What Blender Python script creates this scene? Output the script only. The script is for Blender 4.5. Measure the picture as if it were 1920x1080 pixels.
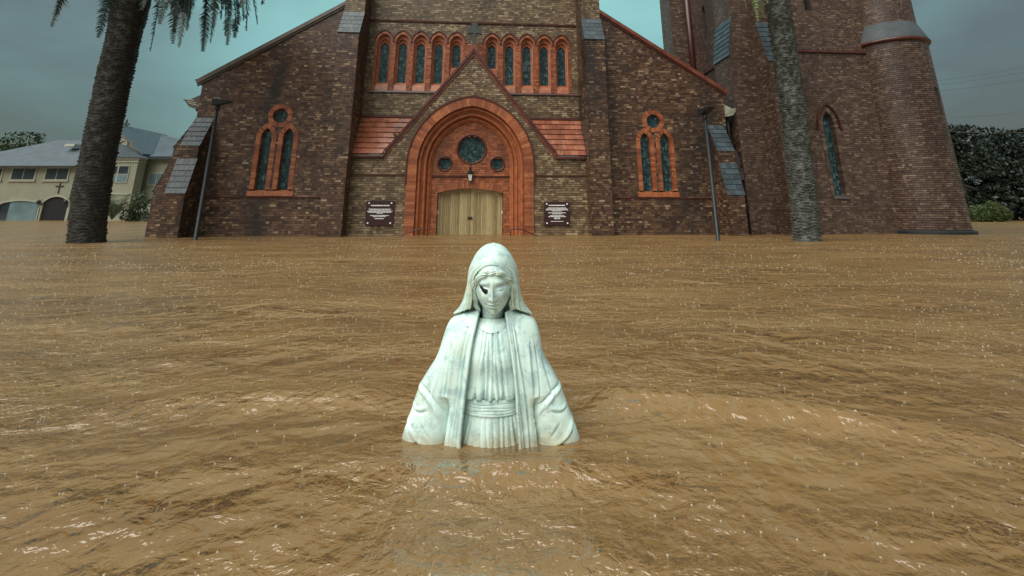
import bpy, bmesh, math, random
import numpy as np
from mathutils import Vector, Matrix

for _o in list(bpy.data.objects): bpy.data.objects.remove(_o)
SC = bpy.context.scene
COL = SC.collection
R = math.radians
random.seed(7)
RNG = np.random.default_rng(11)

# ------------------------------------------------------------------ camera
CAM_H = 0.8                                    # lens height above the flood water
PITCH = math.atan(250 / 905.0)
FPX, CX, CY = 905.0, 968.0, 150.0              # focal length and principal point in photo pixels
cam_d = bpy.data.cameras.new('camera'); cam = bpy.data.objects.new('camera', cam_d); COL.objects.link(cam)
cam.location = (0, 0, CAM_H); cam.rotation_euler = (R(90) + PITCH, 0, 0)
cam_d.sensor_width = 36; cam_d.lens = 36 * FPX / 1920
cam_d.shift_x = -(CX - 960) / 1920; cam_d.shift_y = -(540 - CY) / 1920
cam_d.clip_start = 0.05; cam_d.clip_end = 3000
SC.camera = cam
SC.render.resolution_x, SC.render.resolution_y = 1024, 576

# ------------------------------------------------------------------ sky and sun
SUN_EL, SUN_AZ = 52.0, 215.0                   # azimuth clockwise from +Y: behind the camera, to the left
world = bpy.data.worlds.new('World'); SC.world = world; world.use_nodes = True
wt = world.node_tree; wt.nodes.clear()
def wn(t, **k):
    n = wt.nodes.new(t)
    for a, b in k.items(): setattr(n, a, b)
    return n
w_out = wn('ShaderNodeOutputWorld'); w_bg = wn('ShaderNodeBackground'); w_bg.inputs['Strength'].default_value = 0.1
sky = wn('ShaderNodeTexSky'); sky.sky_type = 'NISHITA'; sky.sun_disc = False
sky.sun_elevation = R(SUN_EL); sky.sun_rotation = R(SUN_AZ); sky.dust_density = 4; sky.air_density = 1.5
w_tc = wn('ShaderNodeTexCoord'); w_map = wn('ShaderNodeMapping'); w_map.inputs['Scale'].default_value = (1.1, 1.1, 2.6)
w_map.inputs['Location'].default_value = (0.35, 0.1, 0.2)
w_no = wn('ShaderNodeTexNoise'); w_no.inputs['Scale'].default_value = 1.5; w_no.inputs['Detail'].default_value = 5; w_no.inputs['Roughness'].default_value = 0.5
w_rp = wn('ShaderNodeValToRGB')
w_rp.color_ramp.elements[0].position = 0.32; w_rp.color_ramp.elements[0].color = (0.36, 0.48, 0.48, 1)
w_rp.color_ramp.elements[1].position = 0.70; w_rp.color_ramp.elements[1].color = (0.95, 2.02, 1.97, 1)
w_mix = wn('ShaderNodeMixRGB'); w_mix.inputs['Fac'].default_value = 0.93
wt.links.new(w_tc.outputs['Generated'], w_map.inputs['Vector']); wt.links.new(w_map.outputs[0], w_no.inputs['Vector'])
w_dot = wn('ShaderNodeVectorMath', operation='DOT_PRODUCT'); w_dot.inputs[1].default_value = (0.05, 0.931, 0.362)
w_mr = wn('ShaderNodeMapRange', interpolation_type='SMOOTHSTEP'); w_mr.inputs['From Min'].default_value = 0.70; w_mr.inputs['From Max'].default_value = 1.0
w_ma = wn('ShaderNodeMath', operation='MULTIPLY_ADD'); w_ma.inputs[1].default_value = 0.34
wt.links.new(w_tc.outputs['Generated'], w_dot.inputs[0]); wt.links.new(w_dot.outputs['Value'], w_mr.inputs['Value']); wt.links.new(w_mr.outputs[0], w_ma.inputs[0])
w_sc = wn('ShaderNodeMath', operation='MULTIPLY'); w_sc.inputs[1].default_value = 0.72
wt.links.new(w_no.outputs['Fac'], w_sc.inputs[0]); wt.links.new(w_sc.outputs[0], w_ma.inputs[2]); wt.links.new(w_ma.outputs[0], w_rp.inputs['Fac'])
w_xyz = wn('ShaderNodeSeparateXYZ'); wt.links.new(w_tc.outputs['Generated'], w_xyz.inputs[0])
w_ze = wn('ShaderNodeMath', operation='MULTIPLY_ADD', use_clamp=False); w_ze.inputs[1].default_value = 1.6; w_ze.inputs[2].default_value = 0.52
w_zc = wn('ShaderNodeMath', operation='MAXIMUM'); w_zc.inputs[1].default_value = 0.0
wt.links.new(w_xyz.outputs['Z'], w_zc.inputs[0]); wt.links.new(w_zc.outputs[0], w_ze.inputs[0])
w_mul = wn('ShaderNodeVectorMath', operation='SCALE'); wt.links.new(w_rp.outputs[0], w_mul.inputs[0]); wt.links.new(w_ze.outputs[0], w_mul.inputs['Scale'])
wt.links.new(sky.outputs[0], w_mix.inputs['Color1']); wt.links.new(w_mul.outputs[0], w_mix.inputs['Color2'])
wt.links.new(w_mix.outputs[0], w_bg.inputs['Color']); wt.links.new(w_bg.outputs[0], w_out.inputs['Surface'])
sun_d = bpy.data.lights.new('sun', 'SUN'); sun = bpy.data.objects.new('sun', sun_d); COL.objects.link(sun)
sun_d.energy = 1.5; sun_d.angle = R(60); sun_d.color = (1.0, 0.97, 0.90)
_sd = Vector((math.sin(R(SUN_AZ)) * math.cos(R(SUN_EL)), math.cos(R(SUN_AZ)) * math.cos(R(SUN_EL)), math.sin(R(SUN_EL))))
sun.rotation_euler = _sd.to_track_quat('Z', 'Y').to_euler()
SC.view_settings.view_transform = 'Standard'; SC.view_settings.look = 'None'
SC.view_settings.gamma = 1; SC.view_settings.use_curve_mapping = False
SC.view_settings.exposure = 1.42
SC.cycles.max_bounces = 6; SC.cycles.diffuse_bounces = 3; SC.cycles.glossy_bounces = 3
SC.cycles.use_denoising = True

# ------------------------------------------------------------------ materials
def newmat(name):
    m = bpy.data.materials.new(name); m.use_nodes = True
    nt = m.node_tree; b = nt.nodes['Principled BSDF']
    return m, nt, b
def N(nt, t, **k):
    n = nt.nodes.new(t)
    for a, v in k.items(): setattr(n, a, v)
    return n
def ramp(nt, stops, interp='LINEAR'):
    r = N(nt, 'ShaderNodeValToRGB'); cr = r.color_ramp; cr.interpolation = interp
    while len(cr.elements) < len(stops): cr.elements.new(0.5)
    for e, (p, c) in zip(cr.elements, stops): e.position = p; e.color = (*c, 1)
    return r
def noise(nt, scale, detail=4, rough=0.6, vscale=None, coord='Object'):
    tc = N(nt, 'ShaderNodeTexCoord'); n = N(nt, 'ShaderNodeTexNoise')
    n.inputs['Scale'].default_value = scale; n.inputs['Detail'].default_value = detail; n.inputs['Roughness'].default_value = rough
    if vscale:
        mp = N(nt, 'ShaderNodeMapping'); mp.inputs['Scale'].default_value = vscale
        nt.links.new(tc.outputs[coord], mp.inputs['Vector']); nt.links.new(mp.outputs[0], n.inputs['Vector'])
    else: nt.links.new(tc.outputs[coord], n.inputs['Vector'])
    return n
def mixc(nt, fac, a, b, mode='MIX'):
    m = N(nt, 'ShaderNodeMixRGB', blend_type=mode)
    for i, v in (('Fac', fac), ('Color1', a), ('Color2', b)):
        if hasattr(v, 'links') or hasattr(v, 'is_linked'): nt.links.new(v, m.inputs[i])
        elif isinstance(v, (int, float)): m.inputs[i].default_value = v
        else: m.inputs[i].default_value = (*v, 1)
    return m.outputs[0]
def bump(nt, b, h, strength=0.3, dist=0.01):
    bp = N(nt, 'ShaderNodeBump'); bp.inputs['Strength'].default_value = strength; bp.inputs['Distance'].default_value = dist
    nt.links.new(h, bp.inputs['Height']); nt.links.new(bp.outputs[0], b.inputs['Normal']); return bp
def plain(name, col, rough=0.5, metal=0.0, var=0.25, scale=6, bs=0.15, vscale=None):
    m, nt, b = newmat(name)
    n = noise(nt, scale, 5, 0.6, vscale)
    r = ramp(nt, [(0.25, tuple(c * (1 - var) for c in col)), (0.75, tuple(min(1, c * (1 + var)) for c in col))])
    nt.links.new(n.outputs['Fac'], r.inputs['Fac']); nt.links.new(r.outputs[0], b.inputs['Base Color'])
    b.inputs['Roughness'].default_value = rough; b.inputs['Metallic'].default_value = metal
    if bs: bump(nt, b, n.outputs['Fac'], bs, 0.01)
    return m
def brickmat(name, stops, stain=(0.012, 0.012, 0.012), stain_amt=0.75, single=False, sscale=0.55, rough=0.42, lo=0.50, hi=0.66):
    """One colour for each brick, damp dark stains running over the wall."""
    m, nt, b = newmat(name)
    if single: src = N(nt, 'ShaderNodeObjectInfo').outputs['Random']
    else: src = N(nt, 'ShaderNodeNewGeometry').outputs['Random Per Island']
    r = ramp(nt, stops); nt.links.new(src, r.inputs['Fac'])
    st = N(nt, 'ShaderNodeTexNoise'); g = N(nt, 'ShaderNodeNewGeometry'); mp = N(nt, 'ShaderNodeMapping')
    mp.inputs['Scale'].default_value = (1, 1, 0.30); nt.links.new(g.outputs['Position'], mp.inputs['Vector']); nt.links.new(mp.outputs[0], st.inputs['Vector'])
    st.inputs['Scale'].default_value = sscale; st.inputs['Detail'].default_value = 6; st.inputs['Roughness'].default_value = 0.68
    sr = ramp(nt, [(lo, (0, 0, 0)), (hi, (stain_amt,) * 3)]); nt.links.new(st.outputs['Fac'], sr.inputs['Fac'])
    c = mixc(nt, sr.outputs[0], r.outputs[0], stain)
    fn = N(nt, 'ShaderNodeTexNoise'); nt.links.new(g.outputs['Position'], fn.inputs['Vector']); fn.inputs['Scale'].default_value = 22; fn.inputs['Detail'].default_value = 3
    fr = ramp(nt, [(0.3, (0.62,) * 3), (0.7, (1.25,) * 3)]); nt.links.new(fn.outputs['Fac'], fr.inputs['Fac'])
    c = mixc(nt, 1.0, c, fr.outputs[0], 'MULTIPLY')
    nt.links.new(c, b.inputs['Base Color']); b.inputs['Roughness'].default_value = rough
    bump(nt, b, fn.outputs['Fac'], 0.35, 0.006)
    return m
M = {}
WING = [(0.0, (0.040, 0.019, 0.012)), (0.35, (0.085, 0.040, 0.023)), (0.70, (0.130, 0.066, 0.036)), (0.88, (0.175, 0.100, 0.056)), (0.96, (0.25, 0.160, 0.092)), (1.0, (0.38, 0.265, 0.165))]
CENT = [(0.0, (0.090, 0.053, 0.028)), (0.4, (0.150, 0.095, 0.050)), (0.8, (0.225, 0.155, 0.085)), (1.0, (0.38, 0.285, 0.175))]
RED = [(0.0, (0.20, 0.052, 0.020)), (0.5, (0.32, 0.092, 0.034)), (1.0, (0.44, 0.148, 0.058))]
TOWER = [(0.0, (0.066, 0.038, 0.027)), (0.5, (0.102, 0.060, 0.043)), (0.9, (0.150, 0.094, 0.068)), (1.0, (0.23, 0.155, 0.112))]
M['wing'] = brickmat('brown_wall_brick', WING)
M['wing1'] = brickmat('brown_wall_brick_single', WING, single=True)
M['cent'] = brickmat('tan_wall_brick', CENT, stain_amt=0.55, lo=0.54, hi=0.72)
M['red'] = brickmat('red_moulded_brick', RED, stain=(0.09, 0.03, 0.018), stain_amt=0.6, sscale=0.9)
M['red1'] = brickmat('red_moulded_brick_single', RED, stain=(0.09, 0.03, 0.018), stain_amt=0.6, single=True, sscale=0.9)
M['tower'] = brickmat('tower_brick', TOWER, stain=(0.03, 0.014, 0.011), stain_amt=0.6, sscale=0.4)
M['tower1'] = brickmat('tower_brick_single', TOWER, stain=(0.03, 0.014, 0.011), stain_amt=0.6, single=True, sscale=0.4)
M['mortar'] = plain('dark_mortar', (0.040, 0.027, 0.019), 0.9, var=0.4, scale=9)
M['mortar_red'] = plain('red_mortar', (0.115, 0.040, 0.020), 0.85, var=0.35, scale=9)
M['mortar_tower'] = plain('tower_mortar', (0.050, 0.031, 0.022), 0.9, var=0.3, scale=9)
M['redsmooth'] = plain('terracotta_moulding', (0.32, 0.096, 0.036), 0.4, var=0.48, scale=5, bs=0.5)
M['turret_slate'] = plain('dark_turret_slate', (0.045, 0.055, 0.06), 0.7, var=0.4, scale=2, bs=0.3)
M['maroon'] = plain('maroon_string_course', (0.075, 0.020, 0.014), 0.4, var=0.45, scale=4, bs=0.3)
M['tile'] = brickmat('wet_red_roof_tile', [(0, (0.24, 0.074, 0.038)), (0.6, (0.30, 0.098, 0.051)), (1, (0.37, 0.140, 0.082))], stain=(0.05, 0.025, 0.018), stain_amt=0.6, single=True, sscale=2.2, rough=0.17)
M['slate'] = brickmat('blue_slate', [(0, (0.032, 0.045, 0.055)), (1, (0.068, 0.092, 0.108))], stain=(0.03, 0.035, 0.03), stain_amt=0.6, rough=0.5, sscale=2)
M['slate_big'] = plain('slate_roof', (0.075, 0.098, 0.115), 0.6, var=0.25, scale=1.2, bs=0.1)
M['coping'] = plain('grey_coping', (0.105, 0.088, 0.072), 0.5, var=0.4, scale=3)
M['coping_red'] = plain('red_coping', (0.16, 0.045, 0.025), 0.4, var=0.45, scale=3)
M['dark_gap'] = plain('dark_interior', (0.006, 0.006, 0.006), 0.9, var=0.1, bs=0)
M['iron'] = plain('black_iron', (0.010, 0.013, 0.015), 0.5, 0.0, 0.3)
M['lamp_metal'] = plain('wet_lamp_metal', (0.03, 0.045, 0.05), 0.22, 0.6, 0.3)
M['pipe'] = plain('mauve_downpipe', (0.075, 0.05, 0.055), 0.35, var=0.25)
M['gutter'] = plain('pale_gutter', (0.42, 0.42, 0.33), 0.4, var=0.3)
M['rail'] = plain('maroon_handrail', (0.060, 0.014, 0.012), 0.35, var=0.2)
M['bronze'] = plain('weathered_stone_cross', (0.035, 0.043, 0.036), 0.55, var=0.5, scale=12)
M['plaque'] = plain('maroon_sign_board', (0.040, 0.015, 0.016), 0.3, var=0.15, scale=2, bs=0.03)
M['white'] = plain('white_paint', (0.80, 0.80, 0.78), 0.45, var=0.05)
M['cream'] = plain('cream_render', (0.22, 0.217, 0.152), 0.75, var=0.14, scale=0.7, bs=0.05)
M['cream_trim'] = plain('pale_render_trim', (0.28, 0.276, 0.206), 0.7, var=0.12, scale=1)
M['window_dark'] = plain('dark_window_glass', (0.025, 0.035, 0.04), 0.08, var=0.3, scale=1.0, bs=0)
M['curtain'] = plain('blue_grey_glass', (0.12, 0.18, 0.19), 0.1, var=0.3, scale=0.6, bs=0)
def glassmat():
    m, nt, b = newmat('leaded_stained_glass')
    tc = N(nt, 'ShaderNodeTexCoord'); v = N(nt, 'ShaderNodeTexVoronoi'); v.inputs['Scale'].default_value = 14
    mp = N(nt, 'ShaderNodeMapping'); mp.inputs['Scale'].default_value = (1, 1, 0.6)
    nt.links.new(tc.outputs['Object'], mp.inputs['Vector']); nt.links.new(mp.outputs[0], v.inputs['Vector'])
    r = ramp(nt, [(0, (0.010, 0.024, 0.028)), (0.55, (0.022, 0.052, 0.058)), (0.85, (0.05, 0.10, 0.105)), (1, (0.10, 0.15, 0.14))])
    sp = N(nt, 'ShaderNodeSeparateColor'); nt.links.new(v.outputs['Color'], sp.inputs[0]); nt.links.new(sp.outputs[0], r.inputs['Fac'])
    nt.links.new(r.outputs[0], b.inputs['Base Color']); b.inputs['Roughness'].default_value = 0.18
    bump(nt, b, v.outputs['Distance'], 0.35, 0.01); return m
M['glass'] = glassmat()
def woodmat():
    m, nt, b = newmat('pale_timber')
    oi = N(nt, 'ShaderNodeObjectInfo'); r0 = ramp(nt, [(0, (0.25, 0.185, 0.085)), (0.5, (0.36, 0.27, 0.125)), (1, (0.50, 0.39, 0.20))]); nt.links.new(oi.outputs['Random'], r0.inputs['Fac'])
    n = noise(nt, 5, 6, 0.65, (9, 9, 0.7)); r = ramp(nt, [(0.3, (0.6,) * 3), (0.7, (1.2,) * 3)]); nt.links.new(n.outputs['Fac'], r.inputs['Fac'])
    nt.links.new(mixc(nt, 1, r0.outputs[0], r.outputs[0], 'MULTIPLY'), b.inputs['Base Color'])
    b.inputs['Roughness'].default_value = 0.45; bump(nt, b, n.outputs['Fac'], 0.2, 0.004); return m
M['wood'] = woodmat()
def marblemat():
    m, nt, b = newmat('weathered_white_marble')
    v = noise(nt, 14, 8, 0.75); v.inputs['Distortion'].default_value = 0.5
    r = ramp(nt, [(0.38, (0.72, 0.90, 0.84)), (0.50, (0.64, 0.83, 0.78)), (0.58, (0.44, 0.61, 0.60)), (0.68, (0.58, 0.76, 0.715))]); nt.links.new(v.outputs['Fac'], r.inputs['Fac'])
    s = noise(nt, 6, 6, 0.65); sr = ramp(nt, [(0.50, (0, 0, 0)), (0.72, (0.50,) * 3)]); nt.links.new(s.outputs['Fac'], sr.inputs['Fac'])
    c = mixc(nt, sr.outputs[0], r.outputs[0], (0.56, 0.60, 0.42))
    g = noise(nt, 46, 5, 0.75); gr = ramp(nt, [(0.58, (0, 0, 0)), (0.66, (0.75,) * 3)]); nt.links.new(g.outputs['Fac'], gr.inputs['Fac'])
    sw = noise(nt, 7.5, 3, 0.6, (1, 1, .7)); swr = ramp(nt, [(0.48, (0, 0, 0)), (0.62, (1,) * 3)]); nt.links.new(sw.outputs['Fac'], swr.inputs['Fac'])
    gm = mixc(nt, 1.0, gr.outputs[0], swr.outputs[0], 'MULTIPLY')
    c = mixc(nt, gm, c, (0.22, 0.28, 0.28))
    gz = N(nt, 'ShaderNodeNewGeometry'); sx3 = N(nt, 'ShaderNodeSeparateXYZ'); nt.links.new(gz.outputs['Position'], sx3.inputs[0])
    mn = noise(nt, 16, 5, 0.7); mz = N(nt, 'ShaderNodeMath', operation='MULTIPLY_ADD'); nt.links.new(mn.outputs['Fac'], mz.inputs[0]); mz.inputs[1].default_value = -0.06; nt.links.new(sx3.outputs['Z'], mz.inputs[2])
    mud = ramp(nt, [(0.0, (0.55,) * 3), (0.035, (0, 0, 0))]); sh_ = N(nt, 'ShaderNodeMath', operation='ADD'); nt.links.new(mz.outputs[0], sh_.inputs[0]); sh_.inputs[1].default_value = 0.022; nt.links.new(sh_.outputs[0], mud.inputs['Fac'])
    c = mixc(nt, mud.outputs[0], c, (0.36, 0.27, 0.12))
    at_ = N(nt, 'ShaderNodeAttribute'); at_.attribute_name = 'grime_recess_tone'
    c = mixc(nt, at_.outputs['Fac'], c, (0.40, 0.40, 0.19))  # olive stain on veil edges and face; same tone follows mouth line, hair grooves
    nt.links.new(c, b.inputs['Base Color']); b.inputs['Roughness'].default_value = 0.42
    b.inputs['Subsurface Weight'].default_value = 0.0
    bump(nt, b, g.outputs['Fac'], 0.12, 0.002); return m
M['marble'] = marblemat()
M['black_hole'] = plain('black_broken_cavity', (0.004, 0.004, 0.004), 0.9, var=0.1, bs=0)
def watermat():
    m, nt, b = newmat('muddy_flood_water')
    n = noise(nt, 0.9, 7, 0.66, (0.4, 1.6, 1)); r = ramp(nt, [(0.32, (0.190, 0.105, 0.038)), (0.5, (0.245, 0.141, 0.051)), (0.68, (0.310, 0.190, 0.076))]); nt.links.new(n.outputs['Fac'], r.inputs['Fac'])
    n1 = noise(nt, 4.0, 3, 0.5, (0.85, 1.0, 1)); n1.inputs['Distortion'].default_value = 0.2
    n2 = noise(nt, 17, 3, 0.6, (0.95, 1.0, 1)); n2.inputs['Distortion'].default_value = 0.35
    pm = noise(nt, 0.8, 4, 0.6, (0.6, 1.3, 1)); pr_ = ramp(nt, [(0.38, (0.08,) * 3), (0.64, (0.48,) * 3)]); nt.links.new(pm.outputs['Fac'], pr_.inputs['Fac'])
    mu = N(nt, 'ShaderNodeMath', operation='MULTIPLY'); nt.links.new(n2.outputs['Fac'], mu.inputs[0]); nt.links.new(pr_.outputs[0], mu.inputs[1])
    a = N(nt, 'ShaderNodeMath', operation='ADD'); nt.links.new(mu.outputs[0], a.inputs[0]); nt.links.new(n1.outputs['Fac'], a.inputs[1])
    bp = N(nt, 'ShaderNodeBump'); bp.inputs['Strength'].default_value = 1.0; bp.inputs['Distance'].default_value = 0.12; nt.links.new(a.outputs[0], bp.inputs['Height'])
    di = N(nt, 'ShaderNodeBsdfDiffuse'); nt.links.new(r.outputs[0], di.inputs['Color'])
    b2 = N(nt, 'ShaderNodeBump'); b2.inputs['Strength'].default_value = 0.10; b2.inputs['Distance'].default_value = 0.085; nt.links.new(a.outputs[0], b2.inputs['Height']); nt.links.new(b2.outputs[0], di.inputs['Normal'])
    gl = N(nt, 'ShaderNodeBsdfGlossy'); gl.inputs['Roughness'].default_value = 0.17; nt.links.new(bp.outputs[0], gl.inputs['Normal'])
    fr = N(nt, 'ShaderNodeFresnel'); fr.inputs['IOR'].default_value = 1.8; nt.links.new(bp.outputs[0], fr.inputs['Normal'])
    mx = N(nt, 'ShaderNodeMixShader'); nt.links.new(fr.outputs[0], mx.inputs['Fac']); nt.links.new(di.outputs[0], mx.inputs[1]); nt.links.new(gl.outputs[0], mx.inputs[2])
    nt.links.new(mx.outputs[0], nt.nodes['Material Output'].inputs['Surface']); nt.nodes.remove(b)
    return m
M['water'] = watermat()
def splashmat():
    m, nt, b = newmat('rain_splash_water'); b.inputs['Base Color'].default_value = (0.50, 0.42, 0.30, 1); b.inputs['Roughness'].default_value = 0.15
    b.inputs['Transmission Weight'].default_value = 0.25; b.inputs['IOR'].default_value = 1.33; return m
M['splash'] = splashmat()
M['ground'] = plain('flooded_ground', (0.09, 0.06, 0.03), 0.95, scale=0.3)
def barkmat(name, dark, pale):
    m, nt, b = newmat(name)
    n = noise(nt, 9, 6, 0.7, (0.8, 0.8, 3.0)); r = ramp(nt, [(0.35, dark), (0.55, tuple(0.6 * d + 0.4 * p for d, p in zip(dark, pale))), (0.72, pale)]); nt.links.new(n.outputs['Fac'], r.inputs['Fac'])
    nt.links.new(r.outputs[0], b.inputs['Base Color']); b.inputs['Roughness'].default_value = 0.6; bump(nt, b, n.outputs['Fac'], 0.8, 0.02); return m
M['palm_dark'] = barkmat('dark_palm_bark', (0.008, 0.008, 0.007), (0.034, 0.030, 0.024))
M['palm_grey'] = barkmat('wet_grey_palm_bark', (0.012, 0.014, 0.012), (0.22, 0.24, 0.21))
def leafmat(name, a, c, rough=0.45):
    m, nt, b = newmat(name); g = N(nt, 'ShaderNodeNewGeometry'); r = ramp(nt, [(0, a), (1, c)]); nt.links.new(g.outputs['Random Per Island'], r.inputs['Fac'])
    nt.links.new(r.outputs[0], b.inputs['Base Color']); b.inputs['Roughness'].default_value = rough
    b.inputs['Subsurface Weight'].default_value = 0.0; return m
M['frond_dark'] = leafmat('dark_palm_leaf', (0.012, 0.022, 0.014), (0.035, 0.055, 0.032))
M['frond_green'] = leafmat('green_palm_leaf', (0.06, 0.11, 0.018), (0.13, 0.20, 0.035))
M['tree_dark'] = leafmat('dark_tree_leaf', (0.004, 0.009, 0.006), (0.014, 0.025, 0.013))
M['tree_mid'] = leafmat('mid_tree_leaf', (0.02, 0.04, 0.012), (0.05, 0.085, 0.028))
M['bush'] = leafmat('yellow_green_leaf', (0.025, 0.045, 0.010), (0.07, 0.10, 0.022))
M['trunk'] = barkmat('tree_bark', (0.02, 0.016, 0.012), (0.07, 0.055, 0.04))
M['lantern_glass'] = plain('frosted_lantern_glass', (0.62, 0.64, 0.60), 0.25, var=0.1)

# ------------------------------------------------------------------ helpers
def tag(o, label=None, cat=None, group=None, kind=None):
    if label: o['label'] = label
    if cat: o['category'] = cat
    if group: o['group'] = group
    if kind: o['kind'] = kind
    return o
def link(name, me, mat, parent=None, smooth=False):
    o = bpy.data.objects.new(name, me); COL.objects.link(o)
    if mat is not None and not me.materials: me.materials.append(mat)
    if parent is not None: o.parent = parent
    me.polygons.foreach_set('use_smooth', [bool(smooth)] * len(me.polygons))
    return o
def empty(name, loc=(0, 0, 0), rz=0.0):
    o = bpy.data.objects.new(name, None); COL.objects.link(o); o.location = loc; o.rotation_euler = (0, 0, rz); o.empty_display_size = 0.2
    return o
class MB:
    def __init__(s): s.v = []; s.f = []
    def add(s, vs, fs):
        k = len(s.v); s.v.extend([tuple(map(float, p)) for p in vs]); s.f.extend([tuple(i + k for i in q) for q in fs]); return s
    def box(s, x0, x1, y0, y1, z0, z1):
        return s.add([(x0, y0, z0), (x1, y0, z0), (x1, y1, z0), (x0, y1, z0), (x0, y0, z1), (x1, y0, z1), (x1, y1, z1), (x0, y1, z1)],
                     [(0, 3, 2, 1), (4, 5, 6, 7), (0, 1, 5, 4), (1, 2, 6, 5), (2, 3, 7, 6), (3, 0, 4, 7)])
    def prism(s, pts, y0, y1):
        """polygon in (x, z), counter-clockwise seen from the front (-y), extruded from y0 to y1"""
        n = len(pts); vs = [(x, y0, z) for x, z in pts] + [(x, y1, z) for x, z in pts]
        fs = [tuple(range(n)), tuple(range(2 * n - 1, n - 1, -1))]
        fs += [((i + 1) % n, i, i + n, (i + 1) % n + n) for i in range(n)]
        return s.add(vs, fs)
    def prism_x(s, pts, x0, x1):
        """polygon in (y, z) extruded along x"""
        n = len(pts); vs = [(x0, y, z) for y, z in pts] + [(x1, y, z) for y, z in pts]
        fs = [tuple(range(n - 1, -1, -1)), tuple(range(n, 2 * n))]
        fs += [(i, (i + 1) % n, (i + 1) % n + n, i + n) for i in range(n)]
        return s.add(vs, fs)
    def tube(s, path, rad, n=8, cap=True):
        P = [Vector(p) for p in path]; k = len(s.v); rs = rad if hasattr(rad, '__len__') else [rad] * len(P)
        up = Vector((0, 0, 1)); prev = None
        for i, p in enumerate(P):
            t = (P[min(i + 1, len(P) - 1)] - P[max(i - 1, 0)]).normalized()
            a = t.cross(up if abs(t.z) < 0.95 else Vector((0, 1, 0))).normalized() if prev is None else (prev - t * prev.dot(t)).normalized()
            prev = a; b = t.cross(a)
            for j in range(n):
                q = p + (a * math.cos(2 * math.pi * j / n) + b * math.sin(2 * math.pi * j / n)) * rs[i]; s.v.append(tuple(q))
        for i in range(len(P) - 1):
            for j in range(n):
                s.f.append((k + i * n + j, k + i * n + (j + 1) % n, k + (i + 1) * n + (j + 1) % n, k + (i + 1) * n + j))
        if cap:
            s.f.append(tuple(k + j for j in range(n - 1, -1, -1))); s.f.append(tuple(k + (len(P) - 1) * n + j for j in range(n)))
        return s
    def lathe(s, prof, n=24, c=(0, 0)):
        k = len(s.v)
        for r, z in prof:
            for j in range(n): s.v.append((c[0] + r * math.cos(2 * math.pi * j / n), c[1] + r * math.sin(2 * math.pi * j / n), z))
        for i in range(len(prof) - 1):
            for j in range(n): s.f.append((k + i * n + j, k + i * n + (j + 1) % n, k + (i + 1) * n + (j + 1) % n, k + (i + 1) * n + j))
        return s
    def build(s, name, mat, parent=None, smooth=False, bevel=0):
        me = bpy.data.meshes.new(name); me.from_pydata(s.v, [], s.f); me.update()
        o = link(name, me, mat, parent, smooth)
        if bevel:
            b = o.modifiers.new('bevel', 'BEVEL'); b.width = bevel; b.segments = 2; b.limit_method = 'ANGLE'
        return o
def grid_mesh(name, Pt, mat, parent=None, closed=False, smooth=True, attr=None, flip=False):
    """Pt: (rows, cols, 3) array of points"""
    nr, nc, _ = Pt.shape; idx = np.arange(nr * nc).reshape(nr, nc)
    if closed: idx = np.concatenate([idx, idx[:, :1]], 1)
    q = np.stack([idx[:-1, :-1], idx[:-1, 1:], idx[1:, 1:], idx[1:, :-1]], -1).reshape(-1, 4)
    if flip: q = q[:, ::-1]
    me = bpy.data.meshes.new(name); me.vertices.add(nr * nc); me.vertices.foreach_set('co', Pt.reshape(-1).astype(np.float32))
    me.loops.add(q.size); me.loops.foreach_set('vertex_index', q.reshape(-1).astype(np.int32))
    me.polygons.add(len(q)); me.polygons.foreach_set('loop_start', np.arange(0, q.size, 4, dtype=np.int32))
    me.update(calc_edges=True)
    if attr is not None:
        a = me.attributes.new('grime_recess_tone', 'FLOAT', 'POINT'); a.data.foreach_set('value', attr.reshape(-1).astype(np.float32))
    return link(name, me, mat, parent, smooth)
def boxes_mesh(name, A, fmap, mat, parent, five=True):
    """A: (n, 6) array u0 u1 d0 d1 z0 z1; fmap(u, d, z) -> xyz arrays. Front at d0 (outwards)."""
    A = np.asarray(A, float)
    if len(A) == 0: return None
    u = A[:, [0, 1, 1, 0, 0, 1, 1, 0]]; z = A[:, [4, 4, 5, 5, 4, 4, 5, 5]]; d = A[:, [2, 2, 2, 2, 3, 3, 3, 3]]
    co = np.stack(fmap(u, d, z), -1).reshape(-1, 3)
    F = np.array([(0, 1, 2, 3), (1, 5, 6, 2), (4, 0, 3, 7), (3, 2, 6, 7), (4, 5, 1, 0)] + ([] if five else [(5, 4, 7, 6)]))
    q = (F[None] + (np.arange(len(A)) * 8)[:, None, None]).reshape(-1, 4)
    me = bpy.data.meshes.new(name); me.vertices.add(len(co)); me.vertices.foreach_set('co', co.reshape(-1).astype(np.float32))
    me.loops.add(q.size); me.loops.foreach_set('vertex_index', q.reshape(-1).astype(np.int32))
    me.polygons.add(len(q)); me.polygons.foreach_set('loop_start', np.arange(0, q.size, 4, dtype=np.int32)); me.update(calc_edges=True)
    return link(name, me, mat, parent)
def planar(ox, oy, ang=0.0):
    c, s_ = math.cos(ang), math.sin(ang)
    return lambda u, d, z: (ox + u * c - d * s_, oy + u * s_ + d * c, z)
def cyl(cx_, cy_, r):
    return lambda u, d, z: (cx_ + (r - d) * np.sin(u / r), cy_ - (r - d) * np.cos(u / r), z)
def sub_iv(ivs, a, b):
    out = []
    for p, q in ivs:
        if b <= p or a >= q: out.append((p, q)); continue
        if a > p: out.append((p, a))
        if b < q: out.append((b, q))
    return out
CH = 0.086
UNIT = {}
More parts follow.
